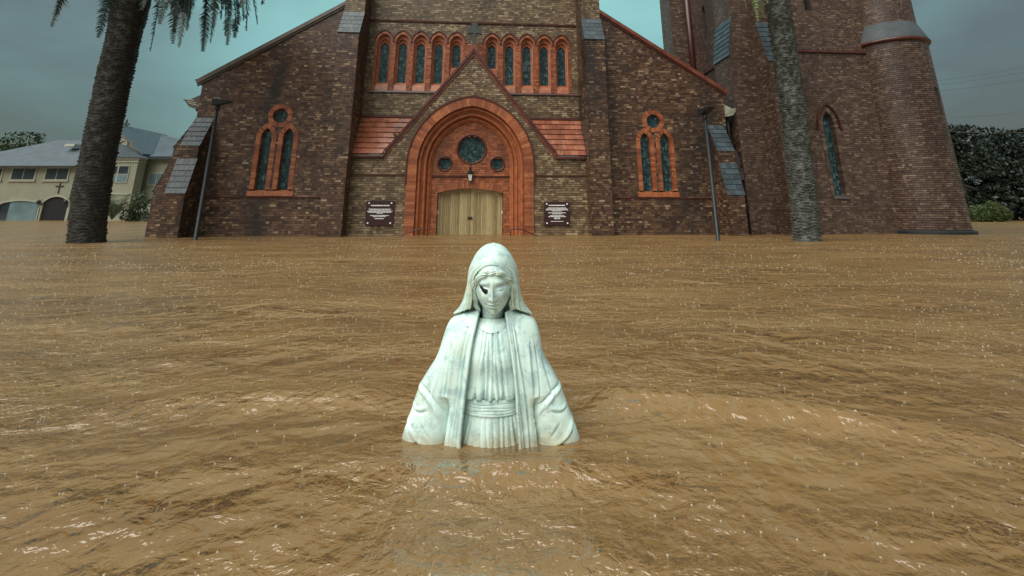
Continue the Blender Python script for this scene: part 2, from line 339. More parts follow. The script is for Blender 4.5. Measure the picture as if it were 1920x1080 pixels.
def brickwork(parent, fmap, iv, z0, z1, mat, mortar, thick=0.35, singles=0, smat=None, sel=None, ang=0.0, name='bricks', proud=0.006, L=0.232):
    """mortar core course by course with bricks standing proud of it; iv(z) gives the wall's intervals at height z"""
    nrow = int(round((z1 - z0) / CH)); B = []; core = []; open_ = {}
    for r in range(nrow):
        za, zb = z0 + r * CH, z0 + (r + 1) * CH; zm = (za + zb) / 2
        ivs = [(round(a, 3), round(b, 3)) for a, b in iv(zm) if b - a > 0.02]
        new = {}
        for i_ in ivs: new[i_] = open_.pop(i_, za)
        for (a, b), zs in open_.items(): core.append((a, b, 0, thick, zs, za))
        open_ = new
        head = (r % 2 == 1)
        for a, b in ivs:
            x = -40.0 + (0.0 if not head else 0.06) + RNG.random() * 0.2
            step = L / 2 if head else L
            k0 = math.floor((a - x) / step); x += k0 * step
            while x < b:
                w = step
                p, q = max(a, x), min(b, x + w)
                if q - p > 0.03:
                    j = RNG.random(4)
                    B.append((p + .003, q - .003, -proud * (0.55 + 0.8 * j[0]), 0.006, za + .008 + .003 * j[1], zb - .008 + .003 * j[2]))
                x += w
    for (a, b), zs in open_.items(): core.append((a, b, 0, thick, zs, z0 + nrow * CH))
    co = boxes_mesh('wall', core, fmap, mortar, parent, five=False)
    B = np.array(B)
    if singles:
        key = sel(B); order = np.argsort(key)[:singles]; pick = B[order]
        rest = np.delete(B, order, 0)
        for bx in pick:
            o = bpy.data.objects.new('brick', unit_brick_m(smat, bx[1] - bx[0])); COL.objects.link(o); o.parent = parent
            u, d, z = (bx[0] + bx[1]) / 2, bx[2], (bx[4] + bx[5]) / 2
            p = fmap(np.array(u), np.array(d), np.array(z)); o.location = tuple(float(t) for t in p); o.rotation_euler = (0, 0, ang)
        B = rest
    o = boxes_mesh(name, B, fmap, mat, parent); o['kind'] = 'stuff'
    return o
def unit_brick_m(mat, w):
    w = round(w, 2); k = (mat.name, w)
    if k not in UNIT:
        mb = MB(); mb.box(-w / 2, w / 2, 0, .013, -.037, .037); me = bpy.data.meshes.new('brick'); me.from_pydata(mb.v, [], mb.f); me.update(); me.materials.append(mat); UNIT[k] = me
    return UNIT[k]
def arch_hw(hw, zs, Rr, z):
    """half width of a pointed arch at height z"""
    if z <= zs: return hw
    c = Rr - hw; t = Rr * Rr - (z - zs) ** 2
    return max(0.0, math.sqrt(t) - c) if t > c * c else 0.0
def arch_rise(hw, Rr): c = Rr - hw; return math.sqrt(Rr * Rr - c * c)
def arch_path(cx_, hw, z0, zs, Rr, nj, na):
    """from the foot of the left jamb over the apex to the foot of the right jamb, list of (x, z)"""
    c = Rr - hw; a1 = math.acos(max(-1, min(1, c / Rr)))
    L_ = [(-hw, z0 + (zs - z0) * i / nj) for i in range(nj)]
    L_ += [(c - Rr * math.cos(a1 * i / na), zs + Rr * math.sin(a1 * i / na)) for i in range(na + 1)]
    Rt = [(-x, z) for x, z in L_[:-1]][::-1]
    return [(cx_ + x, z) for x, z in L_ + Rt]
def band_bricks(pin, pout, y0, y1, gap=0.008):
    """wedge shaped bricks between two paths: list of (verts, faces)"""
    out = []
    for i in range(len(pin) - 1):
        a, b, c, d = [np.array(p) for p in (pin[i], pin[i + 1], pout[i + 1], pout[i])]
        def sh(p, q):
            v = q - p; l = np.linalg.norm(v); return p + v * (gap / 2 / max(l, 1e-6)), q - v * (gap / 2 / max(l, 1e-6))
        a, b = sh(a, b); d, c = sh(d, c)
        vs = [(a[0], y0, a[1]), (b[0], y0, b[1]), (c[0], y0, c[1]), (d[0], y0, d[1]), (a[0], y1, a[1]), (b[0], y1, b[1]), (c[0], y1, c[1]), (d[0], y1, d[1])]
        out.append((vs, [(3, 2, 1, 0), (0, 1, 5, 4), (1, 2, 6, 5), (2, 3, 7, 6), (3, 0, 4, 7)]))
    return out
def sweep(profile, cx_, z0, nj, na, name, mat, parent, smooth=False):
    """profile: list of (hw, zs, R, depth): surface swept along the arch"""
    rows = []
    for hw, zs, Rr, d in profile:
        rows.append([(x, d, z) for x, z in arch_path(cx_, hw, z0, zs, Rr, nj, na)])
    return grid_mesh(name, np.array(rows, float), mat, parent, smooth=smooth, flip=False)
def disc(name, c, r, y, mat, parent, n=40):
    mb = MB(); mb.prism([(c[0] + r * math.cos(2 * math.pi * i / n), c[1] + r * math.sin(2 * math.pi * i / n)) for i in range(n)], y, y + 0.02)
    return mb.build(name, mat, parent)
def ring_bricks(c, r0, r1, n, y0, y1):
    pin = [(c[0] + r0 * math.cos(-2 * math.pi * i / n), c[1] + r0 * math.sin(-2 * math.pi * i / n)) for i in range(n + 1)]
    pout = [(c[0] + r1 * math.cos(-2 * math.pi * i / n), c[1] + r1 * math.sin(-2 * math.pi * i / n)) for i in range(n + 1)]
    return band_bricks(pin, pout, y0, y1)
def place_bricks(lst, mat, parent, single=True, name='brick'):
    if single:
        for vs, fs in lst: MB().add(vs, fs).build(name, mat, parent)
    else:
        mb = MB()
        for vs, fs in lst: mb.add(vs, fs)
        o = mb.build('bricks', mat, parent); o['kind'] = 'stuff'; return o
def at(px, py, Y):
    """survey helper: photo pixel -> (x, z) on the upright plane at distance Y in front of the lens"""
    dx, dy = (px - CX), (py - CY); fy = math.cos(PITCH) * FPX + math.sin(PITCH) * dy; fz = math.sin(PITCH) * FPX - math.cos(PITCH) * dy
    t = Y / fy; return dx * t, CAM_H + fz * t

# ================================================================== ground and flood water
mb = MB(); mb.add([(-900, -300, -1.3), (900, -300, -1.3), (900, 1500, -1.3), (-900, 1500, -1.3)], [(0, 1, 2, 3)])
tag(mb.build('ground', M['ground']), kind='structure')
def vnoise(x, y, seed=0):
    xi = np.floor(x).astype(np.int64); yi = np.floor(y).astype(np.int64); fx = x - xi; fy = y - yi
    fx = fx * fx * fx * (fx * (fx * 6 - 15) + 10); fy = fy * fy * fy * (fy * (fy * 6 - 15) + 10)
    def h(a, b):
        n = (a * 374761393 + b * 668265263 + seed * 1442695) & 0x7fffffff
        n = ((n ^ (n >> 13)) * 1274126177) & 0x7fffffff
        return ((n ^ (n >> 16)) & 0xffff) / 65535.0
    return (h(xi, yi) * (1 - fx) + h(xi + 1, yi) * fx) * (1 - fy) + (h(xi, yi + 1) * (1 - fx) + h(xi + 1, yi + 1) * fx) * fy
def water_height(x, y):
    wx = x + 0.25 * (vnoise(x * 1.3, y * 1.3, 5) - .5); wy = y + 0.25 * (vnoise(x * 1.3, y * 1.3, 6) - .5)
    h = 0.045 * (vnoise(wx * 0.5, wy * 0.9, 1) - .5) + 0.028 * (vnoise(wx * 1.5, wy * 2.2, 2) - .5)
    h += 0.009 * (vnoise(wx * 4, wy * 5.0, 3) - .5) + 0.003 * (vnoise(wx * 9, wy * 11, 4) - .5)
    # swell that wraps round the statue and runs off to the right, and a lower one to the left
    yr = 2.42 - 0.05 * (x - 0.3) - 0.115 * np.clip(x - 0.2, 0, 3) ** 1.5
    h += 0.060 * np.exp(-((y - yr) / 0.11) ** 2) * np.clip((x - 0.12) / 0.3, 0, 1) * np.exp(-np.clip(x - 1.1, 0, 9) ** 2 / 0.35)
    yl = 2.50 + 0.04 * (x + 0.4)
    h += 0.035 * np.exp(-((y - yl) / 0.13) ** 2) * np.clip((-0.45 - x) / 0.3, 0, 1) * np.exp(-np.clip(-x - 1.3, 0, 9) ** 2 / 0.3)
    h += 0.022 * np.exp(-((y - 1.84) / 0.07) ** 2 - ((x + 0.05) / 0.42) ** 2) - 0.015 * np.exp(-((y - 1.70) / 0.10) ** 2 - ((x + 0.05) / 0.5) ** 2)
    return h
uu = np.linspace(-5.9, 5.9, 620); vv = np.linspace(-2.3, 6.1, 560)
xs = 1.2 * np.sinh(uu); ys = 2.0 + 1.2 * np.sinh(vv)
X, Y = np.meshgrid(xs, ys); dxs = np.gradient(xs)[None, :]; dys = np.gradient(ys)[:, None]
fade = np.clip(1.6 - np.maximum(dxs * 0.6, dys) / 0.12, 0, 1)
Z = water_height(X, Y) * fade
water = grid_mesh('flood_water', np.stack([X, Y, Z], -1), M['water'])
tag(water, 'brown muddy flood water covering the whole foreground', None, kind='structure')
if 'label' in water: del water['label']

# ================================================================== cathedral
A45 = R(4.5)
CO = (-1.760, 18.995, 0.0)
cath = empty('cathedral', CO, A45)
tag(cath, 'brick cathedral front with orange arched portal, gabled porch and row of lancet windows', 'cathedral')
F0 = planar(0, 0)
ZB = -6 * CH
def lancet_op(cx_, hw, zb, zs, Rr):
    def f(z):
        if z < zb: return None
        w = arch_hw(hw, zs, Rr, z)
        return (cx_ - w, cx_ + w) if w > 0 else None
    return f
def circ_op(cx_, cz, r):
    def f(z):
        t = r * r - (z - cz) ** 2
        return (cx_ - math.sqrt(t), cx_ + math.sqrt(t)) if t > 0 else None
    return f
def with_ops(base, ops):
    def iv(z):
        v = base(z)
        for op in ops:
            r = op(z)
            if r: v = sub_iv(v, *r)
        return v
    return iv
def glass_lancet(cx_, hw, zb, zs, Rr, y, parent, nbar=6, name='window'):
    mb = MB(); pth = arch_path(cx_, hw, zb, zs, Rr, 1, 10)
    mb.prism(pth[::-1], y, y + 0.03)
    w = mb.build(name, M['glass'], parent)
    lead = MB(); top = zs
    for i in range(1, nbar + 1):
        z = zb + (top - zb) * i / nbar; lead.box(cx_ - hw, cx_ + hw, y - 0.012, y - 0.002, z - 0.007, z + 0.007)
    lead.box(cx_ - hw * .36 - .005, cx_ - hw * .36 + .005, y - 0.009, y - 0.001, zb, zs + .1); lead.box(cx_ + hw * .36 - .005, cx_ + hw * .36 + .005, y - 0.009, y - 0.001, zb, zs + .1)
    lead.build('leading', M['iron'], w)
    return w
# ---- the two wings
EAVE, RK = 5.75, 0.66
for sgn in (-1, 1):
    c1, c2, cc = sgn * 7.00, sgn * 7.82, sgn * 7.41
    HW, ZS, RR, ZW = 0.20, 3.60, 0.45, 1.66
    def base(z, sgn=sgn):
        e = 10.5 if z < EAVE else 10.5 - (z - EAVE) / RK
        if e < 5.2: return []
        return [(-e, -5.2)] if sgn < 0 else [(5.2, e)]
    ops = [lancet_op(c1, HW + .13, ZW - .2, ZS, RR + .13), lancet_op(c2, HW + .13, ZW - .2, ZS, RR + .13), circ_op(cc, 4.45, 0.42)]
    brickwork(cath, F0, with_ops(base, ops), ZB, 9.2, M['wing'], M['mortar'])
    for c in (c1, c2):
        w = glass_lancet(c, HW + .01, ZW, ZS, RR + .01, 0.16, cath)
        pin = arch_path(c, HW, ZW, ZS, RR, 22, 8); pout = arch_path(c, HW + .17, ZW, ZS, RR + .17, 22, 8)
        place_bricks(band_bricks(pin, pout, -0.018, 0.2, 0.007), M['red'], cath, single=False)
        sweep([(HW + .16, ZS, RR + .16, 0.0), (HW + .004, ZS, RR + .004, 0.0), (HW + .004, ZS, RR + .004, 0.2)], c, ZW, 8, 10, 'reveal', M['mortar_red'], cath)
    w = disc('window', (cc, 4.45), 0.30, 0.14, M['glass'], cath)
    lead = MB(); lead.box(cc - .3, cc + .3, .128, .138, 4.443, 4.457); lead.box(cc - .007, cc + .007, .126, .1375, 4.15, 4.75); lead.build('leading', M['iron'], w)
    place_bricks(ring_bricks((cc, 4.45), 0.285, 0.46, 24, -0.024, 0.2), M['red1'], cath)
    mb = MB(); mb.prism_x([(-0.035, 1.42), (0.2, 1.42), (0.2, 1.66), (-0.02, 1.60)], min(c1, c2) - .42, max(c1, c2) + .42); mb.build('sill', M['redsmooth'], cath)
    mb = MB(); a, b = sorted((sgn * 5.37, sgn * 9.72)); mb.prism_x([(-0.03, 1.34), (0.05, 1.34), (0.05, 1.40), (-0.055, 1.385)], a, b); mb.build('string_course', M['maroon'], cath)
    # raking coping
    m = M['coping'] if sgn < 0 else M['coping_red']
    x0, x1 = sgn * 10.66, sgn * 5.0; z0_, z1_ = EAVE - 0.10, EAVE - 0.10 + (10.66 - 5.0) * RK
    pts = [(x0, z0_), (x0 + sgn * .10, z0_ + .16), (x0, z0_ + .19), (x1, z1_ + .17), (x1, z1_)]
    if sgn > 0: pts = pts[::-1]
    MB().prism(pts[::-1], -0.10, 0.46).build('coping', m, cath)
    pts2 = [(x0, z0_ - .001), (x1, z1_ - .001), (x1, z1_ - .09), (x0, z0_ - .09)]
    if sgn > 0: pts2 = pts2[::-1]
    MB().prism(pts2[::-1], -0.055, 0.02).build('coping_mould', M['maroon'] if sgn > 0 else M['coping'], cath)
    # side wall and aisle roof behind the parapet
    a, b = sorted((sgn * 10.38, sgn * 10.02)); MB().box(a, b, 0.36, 24, ZB, 4.8).build('aisle_wall', M['mortar'], cath)
    pts = [(sgn * 10.9, 4.85), (sgn * 5.3, 8.3), (sgn * 5.3, 8.15), (sgn * 10.9, 4.70)]
    if sgn < 0: pts = pts[::-1]
    MB().prism(pts, 0.55, 24).build('roof', M['slate_big'], cath)
    g = MB(); a, b = sorted((sgn * 10.52, sgn * 11.05))
    pr = [(10.52, 4.70), (10.92, 4.78), (11.08, 4.98), (11.16, 5.02), (11.16, 5.06), (10.92, 5.05), (10.80, 5.12), (10.52, 5.26)]
    pr = [(sgn * x, z) for x, z in pr]
    g.prism(pr if sgn > 0 else pr[::-1], 0.10, 0.50); gt = g.build('gutter_end', M['coping'] if sgn < 0 else M['gutter'], cath)
    s2 = MB()
    for k in range(3):
        q = [(sgn * (10.55 + .10 * k), 4.80 + .10 * k), (sgn * (10.95 + .05 * k), 4.90 + .07 * k), (sgn * (10.95 + .05 * k), 4.935 + .07 * k), (sgn * (10.55 + .10 * k), 4.835 + .10 * k)]
        s2.prism(q if sgn > 0 else q[::-1], 0.075, 0.105)
    s2.build('gutter_strip', M['gutter'], gt)
# ---- big central buttresses (pilasters)
PX0, PX1 = 4.54, 5.36
for sgn in (-1, 1):
    a, b = sorted((sgn * PX0, sgn * PX1))
    fr = lambda z, a=a, b=b: [(a, b)]
    kw = {}
    brickwork(cath, planar(0, -0.65), fr, ZB, 7.80, M['wing'], M['mortar'], thick=0.60, singles=40, smat=M['wing1'], sel=lambda B: np.where(B[:, 4] < 0.03, 99, B[:, 4]))
    brickwork(cath, planar(0, -0.14), fr, 7.80, 12.8, M['cent'], M['mortar'], thick=0.6)
    # slate weathering on top
    core = MB(); core.prism_x([(-0.645, 7.72), (-0.14, 8.76), (-0.14, 7.72)], a, b); core.build('weathering', M['slate'], cath)
    sl = []
    nrow = 5; vy, vz = 0.53 / nrow, 1.08 / nrow
    S = MB()
    for r in range(nrow):
        n = 4 if r % 2 == 0 else 5
        ed = [a - .02 + (b - a + .04) * t for t in ([0, .25, .5, .75, 1] if n == 4 else [0, .125, .375, .625, .875, 1])]
        for i in range(len(ed) - 1):
            y0, z0 = -0.69 + vy * r, 7.72 + vz * r; y1, z1 = y0 + vy * 1.08, z0 + vz * 1.08; j = random.uniform(0, .006)
            p, q = ed[i] + .004, ed[i + 1] - .004
            S.add([(p, y0 - .012 - j, z0 - .0), (q, y0 - .012 - j, z0), (q, y1, z1), (p, y1, z1), (p, y0 + .01, z0 - .02), (q, y0 + .01, z0 - .02), (q, y1 + .02, z1 - .02), (p, y1 + .02, z1 - .02)],
                  [(0, 1, 2, 3), (4, 5, 1, 0), (5, 6, 2, 1), (7, 4, 0, 3), (6, 7, 3, 2)])
    tag(S.build('slates', M['slate'], cath), kind='stuff')
    # inner side face, from the pilaster front back to the recessed wall
    if sgn < 0: fm, ivf = planar(a + (PX1 - PX0), 0, R(90)), (lambda z: [(-0.65 if z < 7.8 else -0.14, 0.0 if z < 2.9 else 0.95)])
    else: fm, ivf = planar(a, 0, R(-90)), (lambda z: [(-(0.0 if z < 2.9 else 0.95), 0.65 if z < 7.8 else 0.14)])
    brickwork(cath, fm, ivf, ZB, 12.8, M['wing'], M['mortar'], thick=0.12)
# ---- upper centre wall with the arcade of ten lancets
YU = 0.90
FU = planar(0, YU)
BAYS = [0.77 * k for k in (1, 2, 3, 4, 5)]; BAYS = sorted([-b for b in BAYS] + BAYS)
O_HW, O_ZS, O_R = 0.375, 7.93, 0.50
def up_base(z):
    if z < 11.0: return [(-4.6, 4.6)]
    e = 4.6 - (z - 11.0) / 1.1; return [(-e, e)] if e > .1 else []
ops = []
for c in BAYS: ops.append(lancet_op(c, O_HW - .03, 5.76, O_ZS, O_R - .03))
ops.append(lambda z: (-4.22, 4.22) if 5.76 < z < O_ZS else None)
brickwork(cath, FU, with_ops(up_base, ops), 4.25, 14.6, M['cent'], M['mortar'])
for c in BAYS:
    inner = abs(c) < 1.0
    zb = 6.89 if inner else 6.16
    # outer arch bricks, stepped red reveals, glass
    pin = arch_path(c, 0.275, O_ZS, O_ZS, 0.36, 1, 6)[1:-1]; pout = arch_path(c, O_HW + .008, O_ZS, O_ZS, O_R + .008, 1, 6)[1:-1]
    place_bricks(band_bricks(pin, pout, YU - 0.03, YU + 0.15, 0.006), M['red'], cath, single=False)
    hp_i = arch_path(c, O_HW + .012, O_ZS, O_ZS, O_R + .012, 1, 8)[1:-1]; hp_o = arch_path(c, O_HW + .05, O_ZS + .01, O_ZS + .01, O_R + .05, 1, 8)[1:-1]
    hm = MB()
    for vs, fs in band_bricks(hp_i, hp_o, YU - 0.07, YU + 0.02, 0.0): hm.add(vs, fs)
    hm.build('hood_mould', M['maroon'], cath)
    sweep([(0.38, O_ZS, 0.465, YU + .005), (0.275, O_ZS - .0, 0.36, YU + .005), (0.270, O_ZS, 0.355, YU + 0.10), (0.225, 7.80, 0.31, YU + 0.12), (0.220, 7.80, 0.305, YU + 0.19), (0.178, 7.70, 0.262, YU + 0.21), (0.176, 7.70, 0.26, YU + 0.30)],
          c, 5.78, 8, 10, 'reveal', M['redsmooth'], cath)
    glass_lancet(c, 0.185, zb, 7.70, 0.27, YU + 0.27, cath, 5)
    MB().prism_x([(YU - 0.01, 5.77), (YU + .34, 5.77), (YU + .34, zb), (YU + .2, zb - .01), (YU + 0.05, zb - .13), (YU + .03, 5.95)], c - .26, c + .26).build('sill', M['redsmooth'], cath)
# red brick piers between the lancets
def pier_iv(z):
    v = [(-4.25, 4.25)]
    for c in BAYS: v = sub_iv(v, c - .275, c + .275)
    return [q for q in v if q[1] - q[0] < 0.6 or True]
def pier_iv2(z):
    return [(a, b) for a, b in pier_iv(z)]
brickwork(cath, planar(0, YU - 0.015), pier_iv2, 5.78, O_ZS + .02, M['red'], M['mortar_red'], thick=0.25, L=0.22)
MB().prism_x([(YU - .07, 5.68), (YU + .05, 5.68), (YU + .05, 5.775), (YU - .05, 5.76)], -4.545, 4.545).build('string_course', M['maroon'], cath)
MB().prism_x([(YU - .05, 8.86), (YU + .05, 8.86), (YU + .05, 8.95), (YU - .06, 8.93)], -4.545, 4.545).build('string_course', M['maroon'], cath)
# nave body and roof out of frame above
MB().prism([(-4.6, 8), (4.6, 8), (4.6, 11.0), (0, 16.0), (-4.6, 11.0)], 1.4, 24).build('nave_roof', M['slate_big'], cath)
# ---- porch wall with its gable
AP, FT, FZ = 7.22, 3.38, 2.93
def gx(z): return FT * (AP - z) / (AP - FZ)
P_HW, P_ZS, P_R = 2.44, 2.60, 2.746
def porch_base(z):
    if z < FZ: return [(-4.56, 4.56)]
    e = gx(z); return [(-e, e)] if e > 0.03 else []
brickwork(cath, F0, with_ops(porch_base, [lancet_op(0, P_HW - .05, -9, P_ZS, P_R - .05)]), ZB, AP, M['cent'], M['mortar'])
# raking red coping of the gable
for sgn in (-1, 1):
    dx, dz = FT, -(AP - FZ); l = math.hypot(dx, dz); nx, nz = -dz / l, dx / l
    for (o0, o1, y0, y1, nm, mt) in ((0.0, 0.10, -0.09, 0.93, 'gable_coping', M['maroon']), (-0.085, 0.0, -0.045, 0.02, 'gable_mould', M['coping_red'])):
        p = [(0, AP + o0 * l / dx), (FT + nx * o0 + .02, FZ + nz * o0), (FT + nx * o1 + .02, FZ + nz * o1), (0, AP + o1 * l / dx)]
        p = [(sgn * x, z) for x, z in p]
        MB().prism(p if sgn < 0 else p[::-1], y0, y1).build(nm, mt, cath)
    a, b = sorted((sgn * (FT - .02), sgn * 4.535))
    MB().prism_x([(-0.12, FZ - .06), (0.1, FZ - .06), (0.1, FZ + .06), (-0.09, FZ + .05), (-0.12, FZ)], a, b).build('eaves_mould', M['maroon'], cath)
    MB().prism_x([(-0.035, 2.19), (0.05, 2.19), (0.05, 2.25), (-0.045, 2.235)], *sorted((sgn * 2.49, sgn * 4.535))).build('string_course', M['maroon'], cath)
    # tiled roof slope, seven courses
    NT = 7; y0, z0, y1, z1 = -0.10, FZ + .07, 0.86, 4.60
    for k in range(NT):
        t0, t1 = k / NT, (k + 1.0) / NT
        ya, za, yb, zb = y0 + (y1 - y0) * t0, z0 + (z1 - z0) * t0, y0 + (y1 - y0) * t1, z0 + (z1 - z0) * t1
        ny, nz = -(z1 - z0), (y1 - y0); q = math.hypot(ny, nz); ny /= q; nz /= q
        ea, eb = gx(za) + .09, gx(zb) + .09; OX = 4.535; e0, e1 = 0.050, 0.012
        fs = [(0, 1, 2, 3), (4, 5, 1, 0), (7, 4, 0, 3), (5, 6, 2, 1), (6, 7, 3, 2), (7, 6, 5, 4)]
        if sgn < 0: fs = [f[::-1] for f in fs]
        TW = .30; xo = OX + (.15 if k % 2 else 0)
        while xo > eb:
            hi, lo = min(OX, xo) - .002, xo - TW + .002
            la, lb = max(lo, ea), max(lo, eb); jz = random.uniform(-.004, .004)
            if hi - lb > .03:
                la = min(la, hi - .01)
                vs = [(la, ya + ny * (e0 + jz), za + nz * (e0 + jz)), (hi, ya + ny * (e0 + jz), za + nz * (e0 + jz)), (hi, yb + ny * e1, zb + nz * e1), (lb, yb + ny * e1, zb + nz * e1),
                      (la, ya - ny * .02, za - nz * .02), (hi, ya - ny * .02, za - nz * .02), (hi, yb - ny * .02, zb - nz * .02), (lb, yb - ny * .02, zb - nz * .02)]
                MB().add([(sgn * x, y, z) for x, y, z in vs], fs).build('tile', M['tile'], cath)
            xo -= TW
    a, b = sorted((sgn * (gx(4.62) + .1), sgn * 4.535)); MB().box(a, b, 0.80, 0.91, 4.60, 4.70).build('roof_flashing', M['maroon'], cath)
# ---- portal
nj, na = 30, 30
pin = arch_path(0, 2.08, ZB, P_ZS, P_R - .36, nj + 6, na); pout = arch_path(0, P_HW, ZB, P_ZS, P_R, nj + 6, na)
lst = [(v, f) for v, f in band_bricks(pin, pout, -0.045, 0.12, 0.008) if max(p[2] for p in v) > 0.0]
place_bricks(lst, M['red1'], cath)
MB_ = MB()
for vs, fs in band_bricks(arch_path(0, P_HW + .005, 1.9, P_ZS, P_R + .005, 2, 24), arch_path(0, P_HW + .06, 1.9, P_ZS, P_R + .06, 2, 24), -0.085, 0.02, 0.0): MB_.add(vs, fs)
MB_.build('hood_mould', M['maroon'], cath)
def pr(hw, d): return (hw, P_ZS, P_R - (P_HW - hw), d)
def roll(hw, d, r, a0, a1, n=7): return [pr(hw + r * math.cos(R(a0 + (a1 - a0) * i / n)), d - r * math.sin(R(a0 + (a1 - a0) * i / n))) for i in range(n + 1)]
prof = [pr(2.43, -.038), pr(2.085, -.038), pr(2.08, .10)] + roll(2.00, .14, .065, 20, 200) + [pr(1.93, .20), pr(1.925, .27), pr(1.87, .28)] + roll(1.80, .30, .06, 10, 200) + [pr(1.735, .36), pr(1.73, .43)] + roll(1.655, .46, .055, 10, 200) + [pr(1.595, .50), pr(1.55, .52), pr(1.53, .62)]
sweep(prof, 0, ZB, 10, 26, 'portal_moulding', M['redsmooth'], cath)
YT = 0.58
def seg_door(z):   # door opening: flat segmental head
    hw, zs, zc = 1.27, 1.58, 1.75
    if z < zs: return (-hw, hw)
    if z > zc: return None
    r = (hw * hw + (zc - zs) ** 2) / (2 * (zc - zs)); t = r * r - (z - (zc - r)) ** 2
    x = math.sqrt(max(0, t)); return (-x, x)
def ty_base(z):
    w = arch_hw(1.55, P_ZS, P_R - (P_HW - 1.55), z); return [(-w, w)] if w > .02 else []
brickwork(cath, planar(0, YT), with_ops(ty_base, [lambda z: (-1.29, 1.29) if z < 1.66 else ((-1.0, 1.0) if z < 1.78 else None), circ_op(0, 3.30, .53), circ_op(-1.05, 2.72, .24), circ_op(1.05, 2.72, .24)]), ZB, 4.42, M['red'], M['mortar_red'], thick=0.2, L=0.22)
def seg_path(off, n, hw=1.27, zs=1.58, zc=1.75):
    r = (hw * hw + (zc - zs) ** 2) / (2 * (zc - zs)); a = math.asin(hw / r); return [((r + off) * math.sin(-a + 2 * a * i / n), zc - r + (r + off) * math.cos(-a + 2 * a * i / n)) for i in range(n + 1)]
place_bricks(band_bricks(seg_path(0, 30), seg_path(.26, 30), YT - .02, YT + .32, 0.008), M['red1'], cath)
MB().prism(seg_path(.005, 20)[::-1] + seg_path(.25, 20), YT - .012, YT + .3).build('arch_core', M['mortar_red'], cath)
MB().prism_x([(YT - .05, 2.19), (YT + .05, 2.19), (YT + .05, 2.26), (YT - .06, 2.245)], -1.56, 1.56).build('string_course', M['maroon'], cath)
for (cx_, cz, r) in ((0, 3.30, .54), (-1.05, 2.72, .245), (1.05, 2.72, .245)):
    w = disc('window', (cx_, cz), r, YT + .13, M['glass'], cath)
    mb = MB(); prf = []
    n = 48
    rows = []
    for (rr, d) in ((r + .07, -.01), (r + .06, -.035), (r + .03, -.04), (r + .005, -.02), (r, .0), (r - .015, .03), (r - .02, .13)):
        rows.append([(cx_ + rr * math.cos(-2 * math.pi * i / n), YT + d, cz + rr * math.sin(-2 * math.pi * i / n)) for i in range(n)])
    grid_mesh('frame', np.array(rows), M['maroon'], w, closed=True)
    lead = MB()
    for t in np.linspace(-.7, .7, 7 if r > .4 else 3):
        e = r * math.sqrt(1 - t * t); lead.box(cx_ - e, cx_ + e, YT + .118, YT + .128, cz + t * r - .006, cz + t * r + .006)
    lead.build('leading', M['iron'], w)
# ---- doors
for sgn in (-1, 1):
    YD = YT + .24
    leaf = MB()
    def X(x): return sgn * x
    outer = []
    r_ = (1.27 ** 2 + .17 ** 2) / (2 * .17); zt = lambda x: 1.75 - r_ + math.sqrt(r_ * r_ - x * x)
    # leaf frame: stiles, arched top rail
    def quad(x0, x1, zlo, zhi, y0, y1, mb, n=8):
        xs_ = np.linspace(x0, x1, n + 1)
        pts = [(X(x), zlo(x)) for x in xs_] + [(X(x), zhi(x)) for x in xs_[::-1]]
        mb.prism(pts if sgn > 0 else pts[::-1], y0, y1)
    zin = lambda x: zt(x) - .12 - .06 * ((x - .62) / .5) ** 2
    quad(.008, .135, lambda x: ZB, zt, YD - .03, YD + .03, leaf); quad(1.075, 1.20, lambda x: ZB, zt, YD - .03, YD + .03, leaf)
    quad(.135, 1.075, zin, zt, YD - .0298, YD + .03, leaf)
    dl = leaf.build('door', M['wood'], cath)
    npl = 13; w = (1.075 - .135) / npl
    for i in range(npl):
        x0, x1 = .135 + w * i + .003, .135 + w * (i + 1) - .003; pm = MB(); yo = random.uniform(-.004, .004)
        quad(x0, x1, lambda x: ZB, lambda x: zin(x) + .01, YD - .008 + yo, YD + .02, pm, 2); pm.build('plank', M['wood'], dl)
    hd = MB(); n = 16
    hd.tube([(X(.052) + .036 * math.cos(2 * math.pi * i / n), YD - .055 - .01 * math.sin(2 * math.pi * i / n), .60 + .04 * math.sin(2 * math.pi * i / n)) for i in range(n + 1)], .010, 6)
    hd.prism([(X(.052) + .035 * math.cos(2 * math.pi * i / 12), .645 + .035 * math.sin(2 * math.pi * i / 12)) for i in range(12)], YD - .05, YD - .028)
    hd.build('handle', M['iron'], dl)
    post = MB(); quad(1.205, 1.272, lambda x: ZB, zt, YD - .05, YD + .05, post); jp = post.build('door_frame', M['wood'], cath)
    k_ = MB(); k_.box(min(X(1.24), X(1.275)), max(X(1.24), X(1.275)), YD - .08, YD - .05, .78, .90); k_.build('hinge_plate', M['white'], jp)
MB().box(-1.3, 1.3, YT + .30, YT + .36, ZB, 1.8).build('door_backing', M['dark_gap'], cath)
MB().box(-4.5, 4.5, 1.26, 1.34, 4.0, 9.0).build('arcade_backing', M['dark_gap'], cath)
